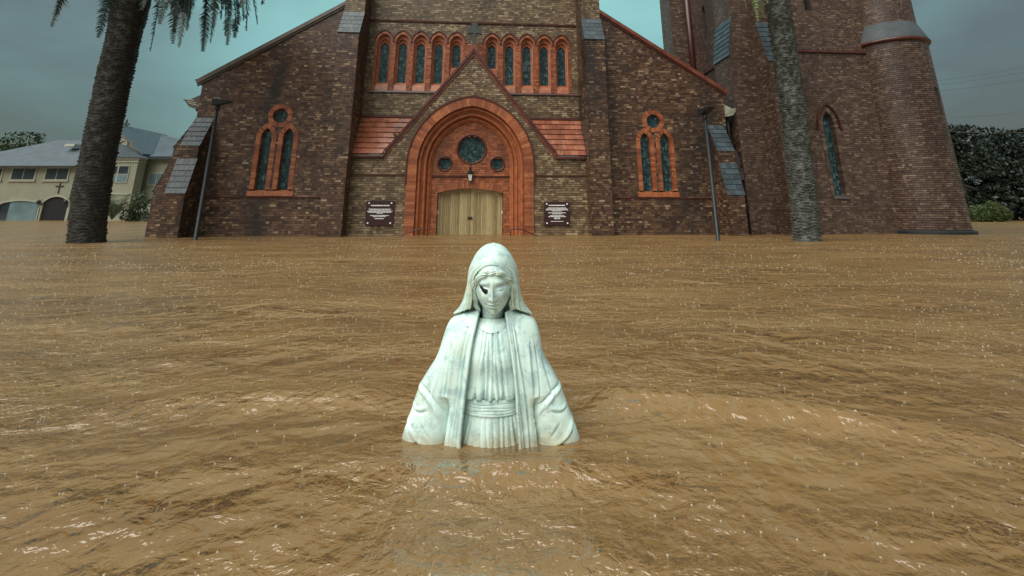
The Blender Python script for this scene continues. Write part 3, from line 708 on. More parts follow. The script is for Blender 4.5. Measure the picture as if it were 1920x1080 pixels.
# ---- gable cross
cr = MB()
cr.box(-.17, .17, -.09, .25, AP - .02, AP + .22); cr.box(-.11, .11, -.05, .2, AP + .22, AP + .34)
cr.build('cross_base', M['coping_red'], cath)
cz = AP + .98
cr = MB()
cr.prism([(-.09, AP + .34), (.09, AP + .34), (.05, cz - .12), (.12, cz - .10), (.31, cz - .14), (.31, cz + .14), (.12, cz + .10), (.10, cz + .12), (.14, cz + .34), (.0, cz + .38), (-.14, cz + .34), (-.10, cz + .12), (-.12, cz + .10), (-.31, cz + .14), (-.31, cz - .14), (-.12, cz - .10), (-.05, cz - .12)], 0.0, 0.13)
n = 24
for i in range(n):
    a0, a1 = 2 * math.pi * i / n, 2 * math.pi * (i + 1) / n
    cr.prism([(.18 * math.cos(a0), cz + .18 * math.sin(a0)), (.25 * math.cos(a0), cz + .25 * math.sin(a0)), (.25 * math.cos(a1), cz + .25 * math.sin(a1)), (.18 * math.cos(a1), cz + .18 * math.sin(a1))], .025, .105)
cr.build('gable_cross', M['bronze'], cath)
# ---- corner buttresses
def slates_on(parent, xa, xb, p0, p1, rows, axis='y'):
    """rows of slates on a slope from p0 (low, outer) to p1 (high, inner); p = (depth, z)"""
    S = MB(); vy, vz = (p1[0] - p0[0]) / rows, (p1[1] - p0[1]) / rows; l = math.hypot(vy, vz); ny, nz = -vz / l, vy / l
    if nz < 0: ny, nz = -ny, -nz
    for r in range(rows):
        k = 4; ed = [0, .25, .5, .75, 1] if r % 2 == 0 else [0, .125, .375, .625, .875, 1]
        for i in range(len(ed) - 1):
            p, q = xa + (xb - xa) * ed[i] + .004, xa + (xb - xa) * ed[i + 1] - .004; j = random.uniform(0, .006)
            a = (p0[0] + vy * r + ny * (.026 + j), p0[1] + vz * r + nz * (.026 + j)); b = (p0[0] + vy * (r + 1.1) + ny * .006, p0[1] + vz * (r + 1.1) + nz * .006)
            c = (a[0] - ny * .02, a[1] - nz * .02); d = (b[0] - ny * .02, b[1] - nz * .02)
            if axis == 'y': vs = [(p, a[0], a[1]), (q, a[0], a[1]), (q, b[0], b[1]), (p, b[0], b[1]), (p, c[0], c[1]), (q, c[0], c[1]), (q, d[0], d[1]), (p, d[0], d[1])]
            else: vs = [(a[0], p, a[1]), (a[0], q, a[1]), (b[0], q, b[1]), (b[0], p, b[1]), (c[0], p, c[1]), (c[0], q, c[1]), (d[0], q, d[1]), (d[0], p, d[1])]
            S.add(vs, [(0, 1, 2, 3), (4, 5, 1, 0), (5, 6, 2, 1), (7, 4, 0, 3), (6, 7, 3, 2)])
    return tag(S.build('slates', M['slate'], parent), kind='stuff')
BPROF = [(-1.0, 1.50), (-0.66, 2.65), (-0.62, 3.20), (-0.02, 4.30)]
def bdepth(z):
    if z <= 1.5: return 1.0
    if z <= 2.65: return 1.0 + (0.66 - 1.0) * (z - 1.5) / 1.15
    if z <= 3.2: return 0.64
    return max(0.0, 0.62 * (4.3 - z) / 1.1)
for sgn in (-1, 1):
    a, b = (-10.50, -9.86) if sgn < 0 else (9.70, 10.36)
    MB().prism_x([(0.02, ZB), (0.02, 4.30), (-0.02, 4.30), (-0.60, 3.20), (-0.64, 2.65), (-0.98, 1.50), (-0.98, ZB)], a + .002, b - .002).build('buttress', M['mortar'], cath)
    brickwork(cath, planar(0, -1.0), lambda z: [(a, b)], ZB, 1.46, M['wing'], M['mortar'], thick=.1, singles=12, smat=M['wing1'], sel=lambda B: np.where(B[:, 4] < 0.03, 99, B[:, 4]))
    brickwork(cath, planar(0, -0.655), lambda z: [(a, b)], 2.66, 3.19, M['wing'], M['mortar'], thick=.1)
    slates_on(cath, a - .03, b + .03, (-1.02, 1.46), (-0.66, 2.68), 6); slates_on(cath, a - .03, b + .03, (-0.66, 3.16), (0.0, 4.32), 6)
    if sgn < 0: brickwork(cath, planar(b, 0, R(90)), lambda z: [(-bdepth(z), 0)] if bdepth(z) > .05 else [], ZB, 4.25, M['wing'], M['mortar'], thick=.04)
    else: brickwork(cath, planar(a, 0, R(-90)), lambda z: [(0, bdepth(z))] if bdepth(z) > .05 else [], ZB, 4.25, M['wing'], M['mortar'], thick=.04)
# buttress standing out sideways at the left corner
def sx(z):
    if z <= 1.57: return 11.58 - 0.0 * z
    if z <= 2.70: return 11.58 - .42 * (z - 1.57) / 1.13
    if z <= 3.20: return 11.15
    return 11.15 - .63 * (z - 3.2) / 1.1
brickwork(cath, planar(0, 0.06), lambda z: [(-sx(z), -10.45)] if z < 4.3 else [], ZB, 4.3, M['wing'], M['mortar'], thick=.7, name='buttress_bricks')
slates_on(cath, .04, .78, (-11.60, 1.55), (-11.15, 2.70), 6, 'x'); slates_on(cath, .04, .78, (-11.17, 3.18), (-10.5, 4.3), 6, 'x')
# downpipe and rainwater head at the right corner
dp = MB(); dp.tube([(11.0, .25, ZB), (10.96, .25, 2.2)], .085, 10); d_ = dp.build('downpipe', M['pipe'], cath, True)
hp = MB(); hp.prism([(10.84, 2.1), (11.10, 2.1), (11.22, 2.32), (11.22, 2.52), (10.78, 2.52), (10.78, 2.32)], .08, .42); hp.box(10.75, 11.25, .05, .44, 2.521, 2.57); hp.prism([(10.82, 2.57), (11.0, 2.57), (11.0, 2.9), (10.9, 3.3), (10.82, 3.3)], .15, .38); hp.build('rainwater_head', M['pipe'], d_)
dp = MB(); dp.tube([(10.93, .3, 3.2), (10.75, .3, 4.0), (10.75, .3, 4.72)], .06, 8); dp.build('downpipe', M['iron'], cath, True)

# ================================================================== bell tower
tow = empty('bell_tower', CO, A45)
tag(tow, 'tall square brick bell tower with round stair turret, right of the cathedral front', 'tower')
tx = 12.10
TL = lambda z: 0
t_ops = [lancet_op(15.15, .36, 1.45, 4.45, .95), lancet_op(15.15, .16, 9.68, 12.0, .4)]
brickwork(tow, planar(0, .20), with_ops(lambda z: [(12.9, 17.9)], t_ops), ZB, 16.0, M['tower'], M['mortar_tower'], thick=.6, singles=150, smat=M['tower1'], sel=lambda B: np.where(B[:, 4] < 0.03, 99, np.abs(B[:, 0] - 14.6) * .3 + B[:, 4]))
brickwork(tow, planar(12.0, 0, R(-90)), with_ops(lambda z: [(-6.4, -0.3)], [lancet_op(-3.75, .17, 9.65, 11.1, .5)]), 4.3, 16.0, M['tower'], M['mortar_tower'], thick=.6)
# lancet in the front
glass_lancet(15.15, .25, 1.52, 4.45, .84, .42, tow, 9)
place_bricks(band_bricks(arch_path(15.15, .25, 1.5, 4.45, .84, 30, 10), arch_path(15.15, .40, 1.5, 4.45, .99, 30, 10), .175, .45, .007), M['tower'], tow, single=False)
MB_ = MB()
for vs, fs in band_bricks(arch_path(15.15, .46, 4.3, 4.45, 1.05, 1, 14), arch_path(15.15, .53, 4.3, 4.45, 1.12, 1, 14), .10, .25, 0): MB_.add(vs, fs)
MB_.box(14.55, 14.68, .10, .25, 4.22, 4.30); MB_.box(15.62, 15.75, .10, .25, 4.22, 4.30)
MB_.build('hood_mould', M['maroon'], tow)
MB().prism_x([(.12, 1.38), (.5, 1.38), (.5, 1.53), (.15, 1.46)], 14.80, 15.50).build('sill', M['coping'], tow)
MB().box(14.98, 15.32, .45, .5, 9.6, 12.5).build('window', M['dark_gap'], tow)
MB().prism_x([(12.26 - 12.06, 3.57), (12.26 - 12.06, 3.93)], 0, 0) if False else None
w = MB(); w.box(12.22, 12.30, 3.55, 3.95, 9.6, 11.6); w.build('window', M['dark_gap'], tow)
MB().prism_x([(.11, 7.70), (.25, 7.70), (.25, 7.82), (.13, 7.80)], 13.0, 17.75).build('string_course', M['maroon'], tow)
MB().box(11.93, 12.05, 1.3, 5.5, 7.80, 7.90).build('string_course', M['maroon'], tow)
# buttress standing out to the left at the near corner
SBX = lambda z: 11.06 if z < 7.45 else (11.06 + .28 * (z - 7.45) / 1.7 if z < 9.15 else 11.34)
brickwork(tow, planar(0, .05), lambda z: [(SBX(z), 12.12)], ZB, 16.0, M['tower'], M['mortar_tower'], thick=1.4, singles=100, smat=M['tower1'], sel=lambda B: np.where(B[:, 4] < 0.03, 99, B[:, 4]))
brickwork(tow, planar(11.06, 0, R(-90)), lambda z: [(-1.45, -.052)], ZB, 7.4, M['tower'], M['mortar_tower'], thick=.02)
brickwork(tow, planar(11.34, 0, R(-90)), lambda z: [(-1.45, -.052)], 9.2, 16.0, M['tower'], M['mortar_tower'], thick=.02)
slates_on(tow, .03, 1.47, (11.03, 7.40), (11.33, 9.2), 8, 'x')
# buttress standing out to the front
FBY = lambda z: 1.0 if z < 6.9 else (1.0 - .5 * (z - 6.9) / 1.8 if z < 8.7 else .5)
brickwork(tow, planar(0, -1.0), lambda z: [(tx, 13.02)], ZB, 6.88, M['tower'], M['mortar_tower'], thick=1.0)
MB().prism_x([(-.98, 6.86), (-.49, 8.72), (-.49, 16), (.3, 16), (.3, 6.86)], tx + .01, 13.01).build('buttress', M['mortar_tower'], tow)
brickwork(tow, planar(0, -.50), lambda z: [(tx, 13.02)], 8.72, 16.0, M['tower'], M['mortar_tower'], thick=.05)
brickwork(tow, planar(tx, 0, R(-90)), lambda z: [(-.05, FBY(z))], ZB, 16.0, M['tower'], M['mortar_tower'], thick=.03)
slates_on(tow, tx - .03, 13.05, (-1.03, 6.84), (-.5, 8.74), 8)
# far left buttress and pipe
brickwork(tow, planar(11.0, 0, R(-90)), lambda z: [(-7.0, -5.62)], 4.3, 16.0, M['tower'], M['mortar_tower'], thick=1.0)
brickwork(tow, planar(0, 5.60), lambda z: [(11.0, 12.05)], 4.3, 16.0, M['tower'], M['mortar_tower'], thick=.02)
dp = MB(); dp.tube([(11.88, 5.3, 4), (11.88, 5.3, 16)], .16, 10); dp.build('downpipe', M['rail'], tow, True)
# round stair turret
TC = (18.9, .60)
half = 1.5 * math.pi * .62
brickwork(tow, cyl(*TC, 1.5), with_ops(lambda z: [(-half, half)], [lambda z: (.48, .76) if 4.75 < z < 5.95 else None]), ZB, 8.05, M['tower'], M['mortar_tower'], thick=.2, singles=40, smat=M['tower1'], sel=lambda B: np.where((B[:, 4] < 0.2) | (np.abs(B[:, 0]) > .001 + 9), 99, B[:, 4]) ) if False else \
    brickwork(tow, cyl(*TC, 1.5), with_ops(lambda z: [(-half, half)], [lambda z: (.48, .76) if 4.75 < z < 5.95 else None]), ZB, 8.05, M['tower'], M['mortar_tower'], thick=.2)
half2 = 1.27 * math.pi * .62
brickwork(tow, cyl(*TC, 1.27), lambda z: [(-half2, half2)], 8.9, 16.0, M['tower'], M['mortar_tower'], thick=.2)
MB().lathe([(1.5, 8.0), (1.60, 8.03), (1.63, 8.09), (1.60, 8.15), (1.56, 8.19)], 64, TC).build('string_course', M['maroon'], tow, True)
MB().lathe([(1.59, 8.17), (1.27, 9.0), (1.2, 9.02)], 64, TC).build('turret_weathering', M['turret_slate'], tow, True)
MB().lathe([(1.5, -.5), (1.64, -.5), (1.64, .10), (1.60, .13), (1.49, .16)], 64, TC).build('plinth', M['iron'], tow)
MB().lathe([(1.36, ZB), (1.36, 8.0)], 32, TC).build('turret_lining', M['dark_gap'], tow)
MB().box(12.4, 18.4, .8, 7.0, 3, 15.9).build('tower_body', M['mortar_tower'], tow)

# ================================================================== things on the church front
def loc2world(x, y, z=0): c, s_ = math.cos(A45), math.sin(A45); return (CO[0] + x * c - y * s_, CO[1] + x * s_ + y * c, z)
def plaque(x0, x1, z0, z1, lines, label):
    e = empty('notice_board', loc2world((x0 + x1) / 2, -0.03, z0), A45); tag(e, label, 'sign', 'notice boards beside the portal')
    w, h = x1 - x0, z1 - z0
    MB().box(-w / 2, w / 2, -.05, -.012, 0, h).build('board', M['plaque'], e, bevel=.006)
    for sx_ in (-1, 1):
        for z in (.10 * h, .90 * h):
            n = 12; MB().prism([(sx_ * w * .40 + .030 * math.cos(2 * math.pi * i / n), z + .030 * math.sin(2 * math.pi * i / n)) for i in range(n)], -.066, -.0502).build('bolt', M['white'], e)
    for (zc, hw, th) in lines:
        t = MB(); x = -hw * w
        while x < hw * w - .01:
            q = min(hw * w, x + random.uniform(.05, .17)); t.box(x, q, -.0535, -.0503, zc * h - th / 2 * h, zc * h + th / 2 * h); x = q + .012
        t.build('lettering', M['white'], e)
plaque(-3.86, -2.83, .362, 1.262, [(.80, .33, .042), (.655, .40, .024), (.615, .38, .022), (.57, .45, .024), (.53, .41, .026), (.485, .11, .022), (.40, .33, .026), (.355, .23, .024), (.275, .16, .028)], 'maroon notice board with white lettering, left of the portal')
plaque(2.83, 3.82, .350, 1.236, [(.84, .32, .04), (.735, .35, .024), (.69, .41, .026), (.65, .44, .024), (.605, .19, .024), (.53, .34, .026), (.485, .19, .024), (.41, .28, .024), (.37, .34, .026), (.32, .12, .022), (.285, .12, .024), (.175, .24, .022)], 'maroon notice board with white lettering, right of the portal')
# lantern hung over the door
ln = empty('wall_lantern', loc2world(-.03, .42, 2.02), A45); tag(ln, 'black hanging lantern with frosted glass above the church door', 'lantern')
def frus(mb, z0, r0, z1, r1, n=4, ph=math.pi / 4):
    k = len(mb.v)
    for z, r in ((z0, r0), (z1, r1)):
        for j in range(n): mb.v.append((r * math.cos(ph + 2 * math.pi * j / n), r * math.sin(ph + 2 * math.pi * j / n), z))
    for j in range(n): mb.f.append((k + j, k + (j + 1) % n, k + n + (j + 1) % n, k + n + j))
    mb.f.append(tuple(k + j for j in range(n - 1, -1, -1))); mb.f.append(tuple(k + n + j for j in range(n)))
    return mb
frus(MB(), .02, .075, .27, .13).build('glass', M['lantern_glass'], ln)
g = MB()
for j in range(4):
    a = math.pi / 4 + j * math.pi / 2; g.tube([(.08 * math.cos(a), .08 * math.sin(a), .0), (.137 * math.cos(a), .137 * math.sin(a), .28)], .010, 5)
frus(g, 0, .085, .02, .085); frus(g, .27, .15, .30, .15); g.build('frame', M['iron'], ln)
g = MB(); frus(g, .30, .165, .42, .06, 8, 0); frus(g, .42, .05, .50, .045, 8, 0); frus(g, .50, .06, .56, .01, 8, 0); g.build('cap', M['lamp_metal'], ln)
g = MB(); g.tube([(0, 0, .5), (0, 0, .60), (0, .03, .66), (0, .14, .66)], .018, 6); g.build('bracket', M['iron'], ln)
# handrails by the steps
for sgn, lb in ((-1, 'low maroon metal handrail at the left foot of the portal'), (1, 'low maroon metal handrail at the right foot of the portal')):
    e = empty('handrail', loc2world(sgn * 1.7, -.5, -.6), A45); tag(e, lb, 'handrail', 'handrails by the church steps')
    g = MB(); g.tube([(sgn * -.18, 0, 0), (sgn * -.18, 0, .78), (sgn * -.14, 0, .84), (sgn * .16, 0, .84), (sgn * .24, 0, .82), (sgn * .75, 0, .62), (sgn * 1.1, 0, .48)], .022, 8); g.build('rail', M['rail'], e, True)
    g = MB(); g.tube([(sgn * .9, 0, 0), (sgn * .9, 0, .55)], .02, 8); g.build('post', M['rail'], e, True)
# weed growing on the tiled roof
wd = empty('weed', loc2world(-2.95, .12, 3.62), A45); tag(wd, 'green weed sprouting on the tiled slope left of the gable', 'plant')
g = MB()
for i in range(26):
    a = random.uniform(0, 6.28); l = random.uniform(.12, .3); x, y = math.cos(a) * l * .6, -abs(math.sin(a)) * l * .5; w = .012
    g.add([(-w, 0, 0), (w, 0, 0), (x * .5 + w, y * .5, l * .6), (x, y, l * .75)], [(0, 1, 2, 3)])
g.build('leaves', M['bush'], wd)
# ================================================================== marble statue
def curve(z, pts):
    """monotone cubic through (z, value) points"""
    p = sorted(pts); xk = np.array([a for a, _ in p]); yk = np.array([b for _, b in p], float)
    h = np.diff(xk); dl = np.diff(yk) / h; m = np.zeros(len(xk)); m[0], m[-1] = dl[0], dl[-1]
    for i in range(1, len(xk) - 1):
        m[i] = 0 if dl[i - 1] * dl[i] <= 0 else 2 * dl[i - 1] * dl[i] / (dl[i - 1] + dl[i])
    z = np.clip(z, xk[0], xk[-1]); i = np.clip(np.searchsorted(xk, z) - 1, 0, len(h) - 1); t = (z - xk[i]) / h[i]
    return (2 * t**3 - 3 * t**2 + 1) * yk[i] + (t**3 - 2 * t**2 + t) * h[i] * m[i] + (-2 * t**3 + 3 * t**2) * yk[i + 1] + (t**3 - t**2) * h[i] * m[i + 1]
def gs(d, w): return np.exp(-(d / w) ** 2)
def crease(d, w): return np.exp(-np.abs(d) / w)           # sharp carved line
st = empty('statue', (-0.093, 2.085, 0)); tag(st, 'white marble statue of a veiled woman standing waist-deep in the flood water', 'statue')
# --- dress above the sash
nz_, np_ = 190, 420
z = np.linspace(.128, .408, nz_)[:, None]; ph = np.linspace(-math.pi, math.pi, np_, endpoint=False)[None, :]     # 0 = front
rx = curve(z, [(.128, .098), (.140, .116), (.152, .128), (.170, .132), (.21, .132), (.28, .140), (.33, .134), (.37, .112), (.390, .086), (.400, .068), (.408, .054)])
ry = curve(z, [(.128, .070), (.140, .087), (.152, .098), (.170, .100), (.21, .097), (.28, .100), (.33, .094), (.37, .079), (.390, .067), (.400, .058), (.408, .048)])
xf = np.sin(ph) * rx
tt = np.clip((.376 - z) / .236, 0, 1)
gate = np.clip((.366 + 7.0 * xf ** 2 - z) / .004, 0, 1)
fold = .0025 * (1 - gate) + 0 * ph                                # smooth collar band standing proud of the gathers
for k, (u0, u1, a) in enumerate([(-.030, -.062, .8), (-.017, -.031, 1.3), (-.006, -.008, .8), (.004, .015, 1.35), (.014, .034, .7), (.027, .058, 1.1)]):
    uc = u0 + (u1 - u0) * tt ** 1.2 + .0022 * np.sin(7 * tt + k * 2.1)
    w = .0026 + .0030 * tt; st_ = (np.clip(1.2 - 2.2 * tt, 0, 1) if k % 3 == 0 else (.35 + .65 * tt if k % 3 == 1 else np.clip(1.3 - .8 * tt, 0, 1))) + tt ** 4
    fold -= gate * a * (.0105 * st_ + .0040 * tt ** 4) * crease(xf - uc, w)
    fold += gate * a * .0030 * st_ * gs(xf - uc - .0075, .0052)
blouse = gs(z - .150, .013); lob = np.abs(np.cos(xf * 82 + .5 + .6 * np.sin(xf * 40))) ** .5 - .62
fold += .0085 * blouse * lob
fold *= (np.cos(ph) > -.1)
nrm = np.stack([np.sin(ph) + 0 * z, -np.cos(ph) + 0 * z, 0 * ph + 0 * z], -1)
P = np.stack([rx * np.sin(ph), -ry * np.cos(ph), z + 0 * ph], -1) + nrm * fold[..., None]
for sx_ in (-1, 1):                                                # soft swelling of the bust
    g_ = gs(P[..., 0] - sx_ * .052, .036) * gs(z - .275, .045) * (np.cos(ph) > 0); P[..., 1] -= .009 * g_
P[..., 2] -= .0085 * blouse * lob                                  # scalloped gathers over the sash
grid_mesh('dress', P, M['marble'], st, closed=True)
# --- sash
z = np.linspace(.090, .145, 60)[:, None]; ph = np.linspace(-math.pi, math.pi, 300, endpoint=False)[None, :]
prf = .003 * np.sin((z - .090) / .055 * np.pi) ** .5
fold = prf + .0 * ph
for k, (zc, sl, a_) in enumerate([(.128, .02, 1), (.117, -.03, .8), (.106, .03, 1.0), (.098, .0, .6)]): fold = fold - .0022 * a_ * crease(z - zc - sl * np.sin(ph) * .12 - .0015 * np.sin(ph * 5 + k), .0018)
P = np.stack([(.116 + fold) * np.sin(ph), -(.084 + fold) * np.cos(ph), z + 0 * ph], -1); grid_mesh('sash', P, M['marble'], st, closed=True)
# --- skirt
z = np.linspace(-.45, .100, 130)[:, None]; ph = np.linspace(-math.pi, math.pi, 460, endpoint=False)[None, :]
t_ = np.clip((.10 - z) / .2, 0, 3); rx = .112 + .030 * np.minimum(t_, 1) ** .6 + .012 * np.clip(t_ - 1, 0, 2); ry = .078 + .022 * np.minimum(t_, 1) ** .8 + .012 * np.clip(t_ - 1, 0, 2)
xf = np.sin(ph) * .09; fold = 0 * (z + ph)
rs = np.random.default_rng(3)
for k in range(12):
    u0 = -.083 + .0148 * k + rs.uniform(-.002, .002); a_ = rs.uniform(.5, 1.25); uc = u0 * (1 + .18 * t_) + .0025 * np.sin(4 * t_ + k)
    fold = fold - a_ * (.003 + .0085 * np.minimum(t_, 1)) * crease(xf - uc, .0026) + a_ * .0028 * np.minimum(t_ + .2, 1) * gs(xf - uc - .0055, .0035)
P = np.stack([(rx + fold) * np.sin(ph), -(ry + fold) * np.cos(ph), z + 0 * ph], -1); grid_mesh('skirt', P, M['marble'], st, closed=True)
# --- mantle: open in front, over shoulders and back
def shell(name, z, q, rx, ry, cyy, ph0, fold, mat, thick, attr=None, tilt=None, box=1.0):
    """q in 0..1 runs from the right front edge round the back to the left front edge"""
    ph = ph0 + (2 * np.pi - 2 * ph0) * q
    x = (rx + fold) * np.sin(ph); y = cyy - (ry + fold) * np.sign(np.cos(ph)) * np.abs(np.cos(ph)) ** box
    P = np.stack([x, y, z + 0 * x], -1)
    if tilt is not None: P = tilt(P)
    o = grid_mesh(name, P, mat, st, attr=attr)
    bm_ = bmesh.new(); bm_.from_mesh(o.data); bmesh.ops.remove_doubles(bm_, verts=bm_.verts, dist=2e-5); bm_.to_mesh(o.data); bm_.free()
    m_ = o.modifiers.new('thickness', 'SOLIDIFY'); m_.thickness = thick; m_.offset = -1.0
    return o, P, ph
nr, nc = 240, 620
z = np.concatenate([np.linspace(-.40, -.06, 24), np.linspace(-.05, .436, nr - 24)])[:, None]; q = np.linspace(0, 1, nc)[None, :]
rx = curve(z, [(-.4, .185), (-.1, .176), (.0, .172), (.10, .178), (.18, .190), (.26, .196), (.32, .190), (.36, .182), (.385, .173), (.402, .159), (.415, .138), (.428, .104), (.436, .070)])
ry = curve(z, [(-.4, .118), (-.1, .112), (.0, .109), (.10, .107), (.26, .111), (.32, .106), (.36, .094), (.39, .078), (.415, .064), (.436, .052)])
rl_ = rx
xe = curve(z, [(-.4, .105), (-.05, .104), (.0, .104), (.10, .096), (.2, .088), (.3, .076), (.36, .066), (.40, .058), (.436, .050)])
ph0 = np.arcsin(np.clip(xe / rl_, 0, .96))
ph = ph0 + (2 * np.pi - 2 * ph0) * q
sn = np.abs(np.sin(ph))
ru = curve(z, [(-.4, .360), (-.1, .352), (.0, .330), (.05, .316), (.10, .298), (.15, .282), (.185, .268), (.20, .259), (.23, .239), (.26, .219), (.30, .202), (.34, .190), (.385, .174), (.402, .160), (.436, .070)])
ru = np.where((ph < np.pi), ru * (1 - .05 * np.clip((z + .02) / .2, 0, 1) * np.clip((.4 - z) / .1, 0, 1)), ru)
lo_ = curve(z, [(-.4, .66), (.0, .64), (.10, .58), (.20, .48), (.3, .42), (.436, .40)])
sm = np.clip((sn - lo_) / (.985 - lo_), 0, 1); sm = sm * sm * (3 - 2 * sm)
rx = rl_ + (np.maximum(ru, rl_) - rl_) * sm
xs_ = rx * np.sin(ph); side = np.where(ph < np.pi, 1.0, -1.0); ax_ = np.abs(xs_); front = np.cos(ph) > -.25
e = ax_ - xe                                                       # distance from the front edge
fold = .010 * crease(np.clip(e, 0, 1), .010) * front * 1.0         # rolled front edge
td = np.clip((.40 - z) / .38, 0, 1.2)
for k, (e0, e1, A_, w) in enumerate([(.014, .016, .0055, .0022), (.027, .040, .0085, .0032), (.095, .085, .003, .0035)]):
    for s_ in (-1, 1):
        on = (side == s_) * front; wob = .0025 * np.sin(7 * td + k * 1.7 + s_)
        st_ = np.clip((td - (0.0 if k < 2 else .12 + .05 * ((k * 7 + s_) % 3))) / .15, 0, 1)
        fold = fold - on * st_ * 1.5 * A_ * crease(e - e0 - (e1 - e0) * td - wob, w) + on * st_ * A_ * .55 * gs(e - e0 - (e1 - e0) * td - wob + .007, .006)
# armhole line, hem of the mantle across the forearm, creases of the sleeve: (x, z) from, to, depth, width, bow
for k, (x0, z0, x1, z1, A_, w, bow) in enumerate([(.150, .335, .166, .16, .013, .0042, 0), (.167, .15, .196, -.06, .060, .0105, 0), (.272, .190, .178, .085, .014, .0036, .012), (.300, .112, .238, .104, .011, .0034, -.010), (.318, .066, .240, -.010, .013, .0036, -.014), (.190, .285, .232, .150, .006, .004, 0), (.215, .13, .200, .03, .006, .004, 0), (.262, .07, .225, .02, .005, .0035, .0)]):
    for s_ in (-1, 1):
        jx = (0.0 if s_ < 0 else .004 * ((k * 5) % 3 - 1)) - (.010 if s_ > 0 and x0 > .2 else 0); dx, dz = x1 - x0, z1 - z0; l = math.hypot(dx, dz); px_, pz_ = ax_ - x0 - jx, z - z0
        al = (px_ * dx + pz_ * dz) / l; d = (px_ * dz - pz_ * dx) / l - bow * np.sin(np.pi * np.clip(al / l, 0, 1))
        on = (side == s_) * front * np.clip((al + .004) / .03, 0, 1) * np.clip((l + .012 - al) / .03, 0, 1)
        fold = fold - on * A_ * crease(d, w) + on * min(A_, .013) * .5 * gs(d - .010 * (1 if k != 2 else -1), .008)
fold = fold + .003 * np.sin(ph * 11 + 3 * td) * (1 - front) * np.clip(td, 0, 1)
shell('mantle', z, q, rx, ry, .0, ph0, fold, M['marble'], .010, box=.62)
# --- head
HEAD = Matrix.Translation((.004, -.045, .530)) @ Matrix.Rotation(R(7), 4, 'X') @ Matrix.Rotation(R(-2.5), 4, 'Y') @ Matrix.Scale(1.09, 4)
def hx(P):
    Mx = np.array(HEAD.to_3x3()); return P @ Mx.T + np.array(HEAD.translation)
nv, nu = 300, 440
v = np.linspace(.0, 1, nv)[:, None]; az = np.linspace(-np.pi, np.pi, nu, endpoint=False)[None, :]
az = az - .55 * np.sin(az)                                          # finer in front
zz = -np.cos(np.pi * v); hz = np.where(zz < 0, .097 * zz, .108 * zz)
cr_ = np.sqrt(np.clip(1 - zz ** 2, 0, 1))
jaw = np.where(zz < 0, 1 - .36 * np.clip(-zz, 0, 1) ** 1.5, 1.0)
full = cr_ ** .80
X_ = .0675 * full * jaw * np.sin(az); Yb = -np.cos(az); Y_ = np.where(Yb < 0, .083, .098) * (cr_ ** .86) * np.where(zz < 0, 1 - .10 * np.clip(-zz, 0, 1), 1) * Yb
Z_ = hz + 0 * az
fr = np.clip(-Yb, 0, 1) ** .5 * (Yb < 0)
D = 0 * X_
D += .0045 * gs(np.abs(X_) - .026, .020) * gs(Z_ - .026 + .12 * (np.abs(X_) - .02) ** 1, .009)           # brow
for s_ in (-1, 1):
    D -= .0125 * gs(X_ - s_ * .0275, .0150) * gs(Z_ - .007, .0100)                                    # socket
    D += .0100 * gs(X_ - s_ * .0275, .0105) * gs(Z_ - .004, .0062)                                    # lidded eyeball
    D -= .0022 * gs(X_ - s_ * .0275, .0115) * gs(Z_ + .0022 + 18 * (X_ - s_ * .0275) ** 2 * -1 , .0013)  # lash line
    D -= .0018 * gs(X_ - s_ * .0275, .0125) * gs(Z_ - .0125 + 14 * (X_ - s_ * .0275) ** 2, .0014)       # lid crease
    D += .0052 * gs(X_ - s_ * .034, .017) * gs(Z_ + .022, .016)                                       # cheek
    D += .0060 * gs(X_ - s_ * .0090, .0042) * gs(Z_ + .0300, .0048)                                   # nostril wing
    D -= .0030 * gs(X_ - s_ * .0055, .0024) * gs(Z_ + .0372, .0022)                                   # nostril
    D -= .0035 * gs(X_ - s_ * .0245, .0050) * gs(Z_ + .050, .0050)                                    # mouth corner
nt_ = np.clip((.022 - Z_) / .052, 0, 1)
D += (.0045 + .0150 * nt_ ** 1.15) * gs(X_, .0048 + .0026 * nt_) * (1 / (1 + np.exp(-(Z_ + .0355) / .0015))) * (1 / (1 + np.exp((Z_ - .027) / .006)))
D += .0060 * gs(X_, .0165) * gs(Z_ + .0470, .0036) - .0018 * gs(X_, .0022) * gs(Z_ + .041, .004)      # upper lip, philtrum
D += .0068 * gs(X_, .0135) * gs(Z_ + .0570, .0042)                                                    # lower lip
D -= .0062 * gs(X_, .0190) * gs(Z_ + .0519 - 6 * X_ ** 2 * 1, .0016)                                  # mouth line
D -= .0045 * gs(X_, .017) * gs(Z_ + .0665, .0045); D += .0085 * gs(X_, .0165) * gs(Z_ + .0815, .0105)  # chin
D -= .002 * gs(np.abs(X_) - .052, .010) * gs(Z_ - .012, .016)                                         # temple
X_ = X_ + 0; Y_ = Y_ - D * fr
gr = .55 * gs(X_, .006) * gs(Z_ - .012, .012) + .5 * gs(X_ - .006, .006) * gs(Z_ + .073, .010) + .35 * crease(Z_ + .0519, .0018) * gs(X_, .018) + .4 * gs(np.abs(X_) - .012, .004) * gs(Z_ + .036, .004)  # olive stain spots, plus the same tone along mouth line and by nostrils
P = hx(np.stack([X_, Y_, Z_], -1)); grid_mesh('head', P, M['marble'], st, closed=True, attr=np.clip(gr, 0, 1))
# neck
nk = MB(); k = 48; zs_ = np.linspace(.355, .500, 14)
rows = [np.stack([(.041 + .016 * max(0, (.40 - zq) / .045) ** 1.5) * np.sin(np.linspace(0, 2 * np.pi, k, endpoint=False)), .004 - .022 * (zq - .36) / .14 - (.040 + .010 * max(0, (.40 - zq) / .045)) * np.cos(np.linspace(0, 2 * np.pi, k, endpoint=False)), np.full(k, zq)], -1) for zq in zs_]
grid_mesh('neck', np.array(rows), M['marble'], st, closed=True)
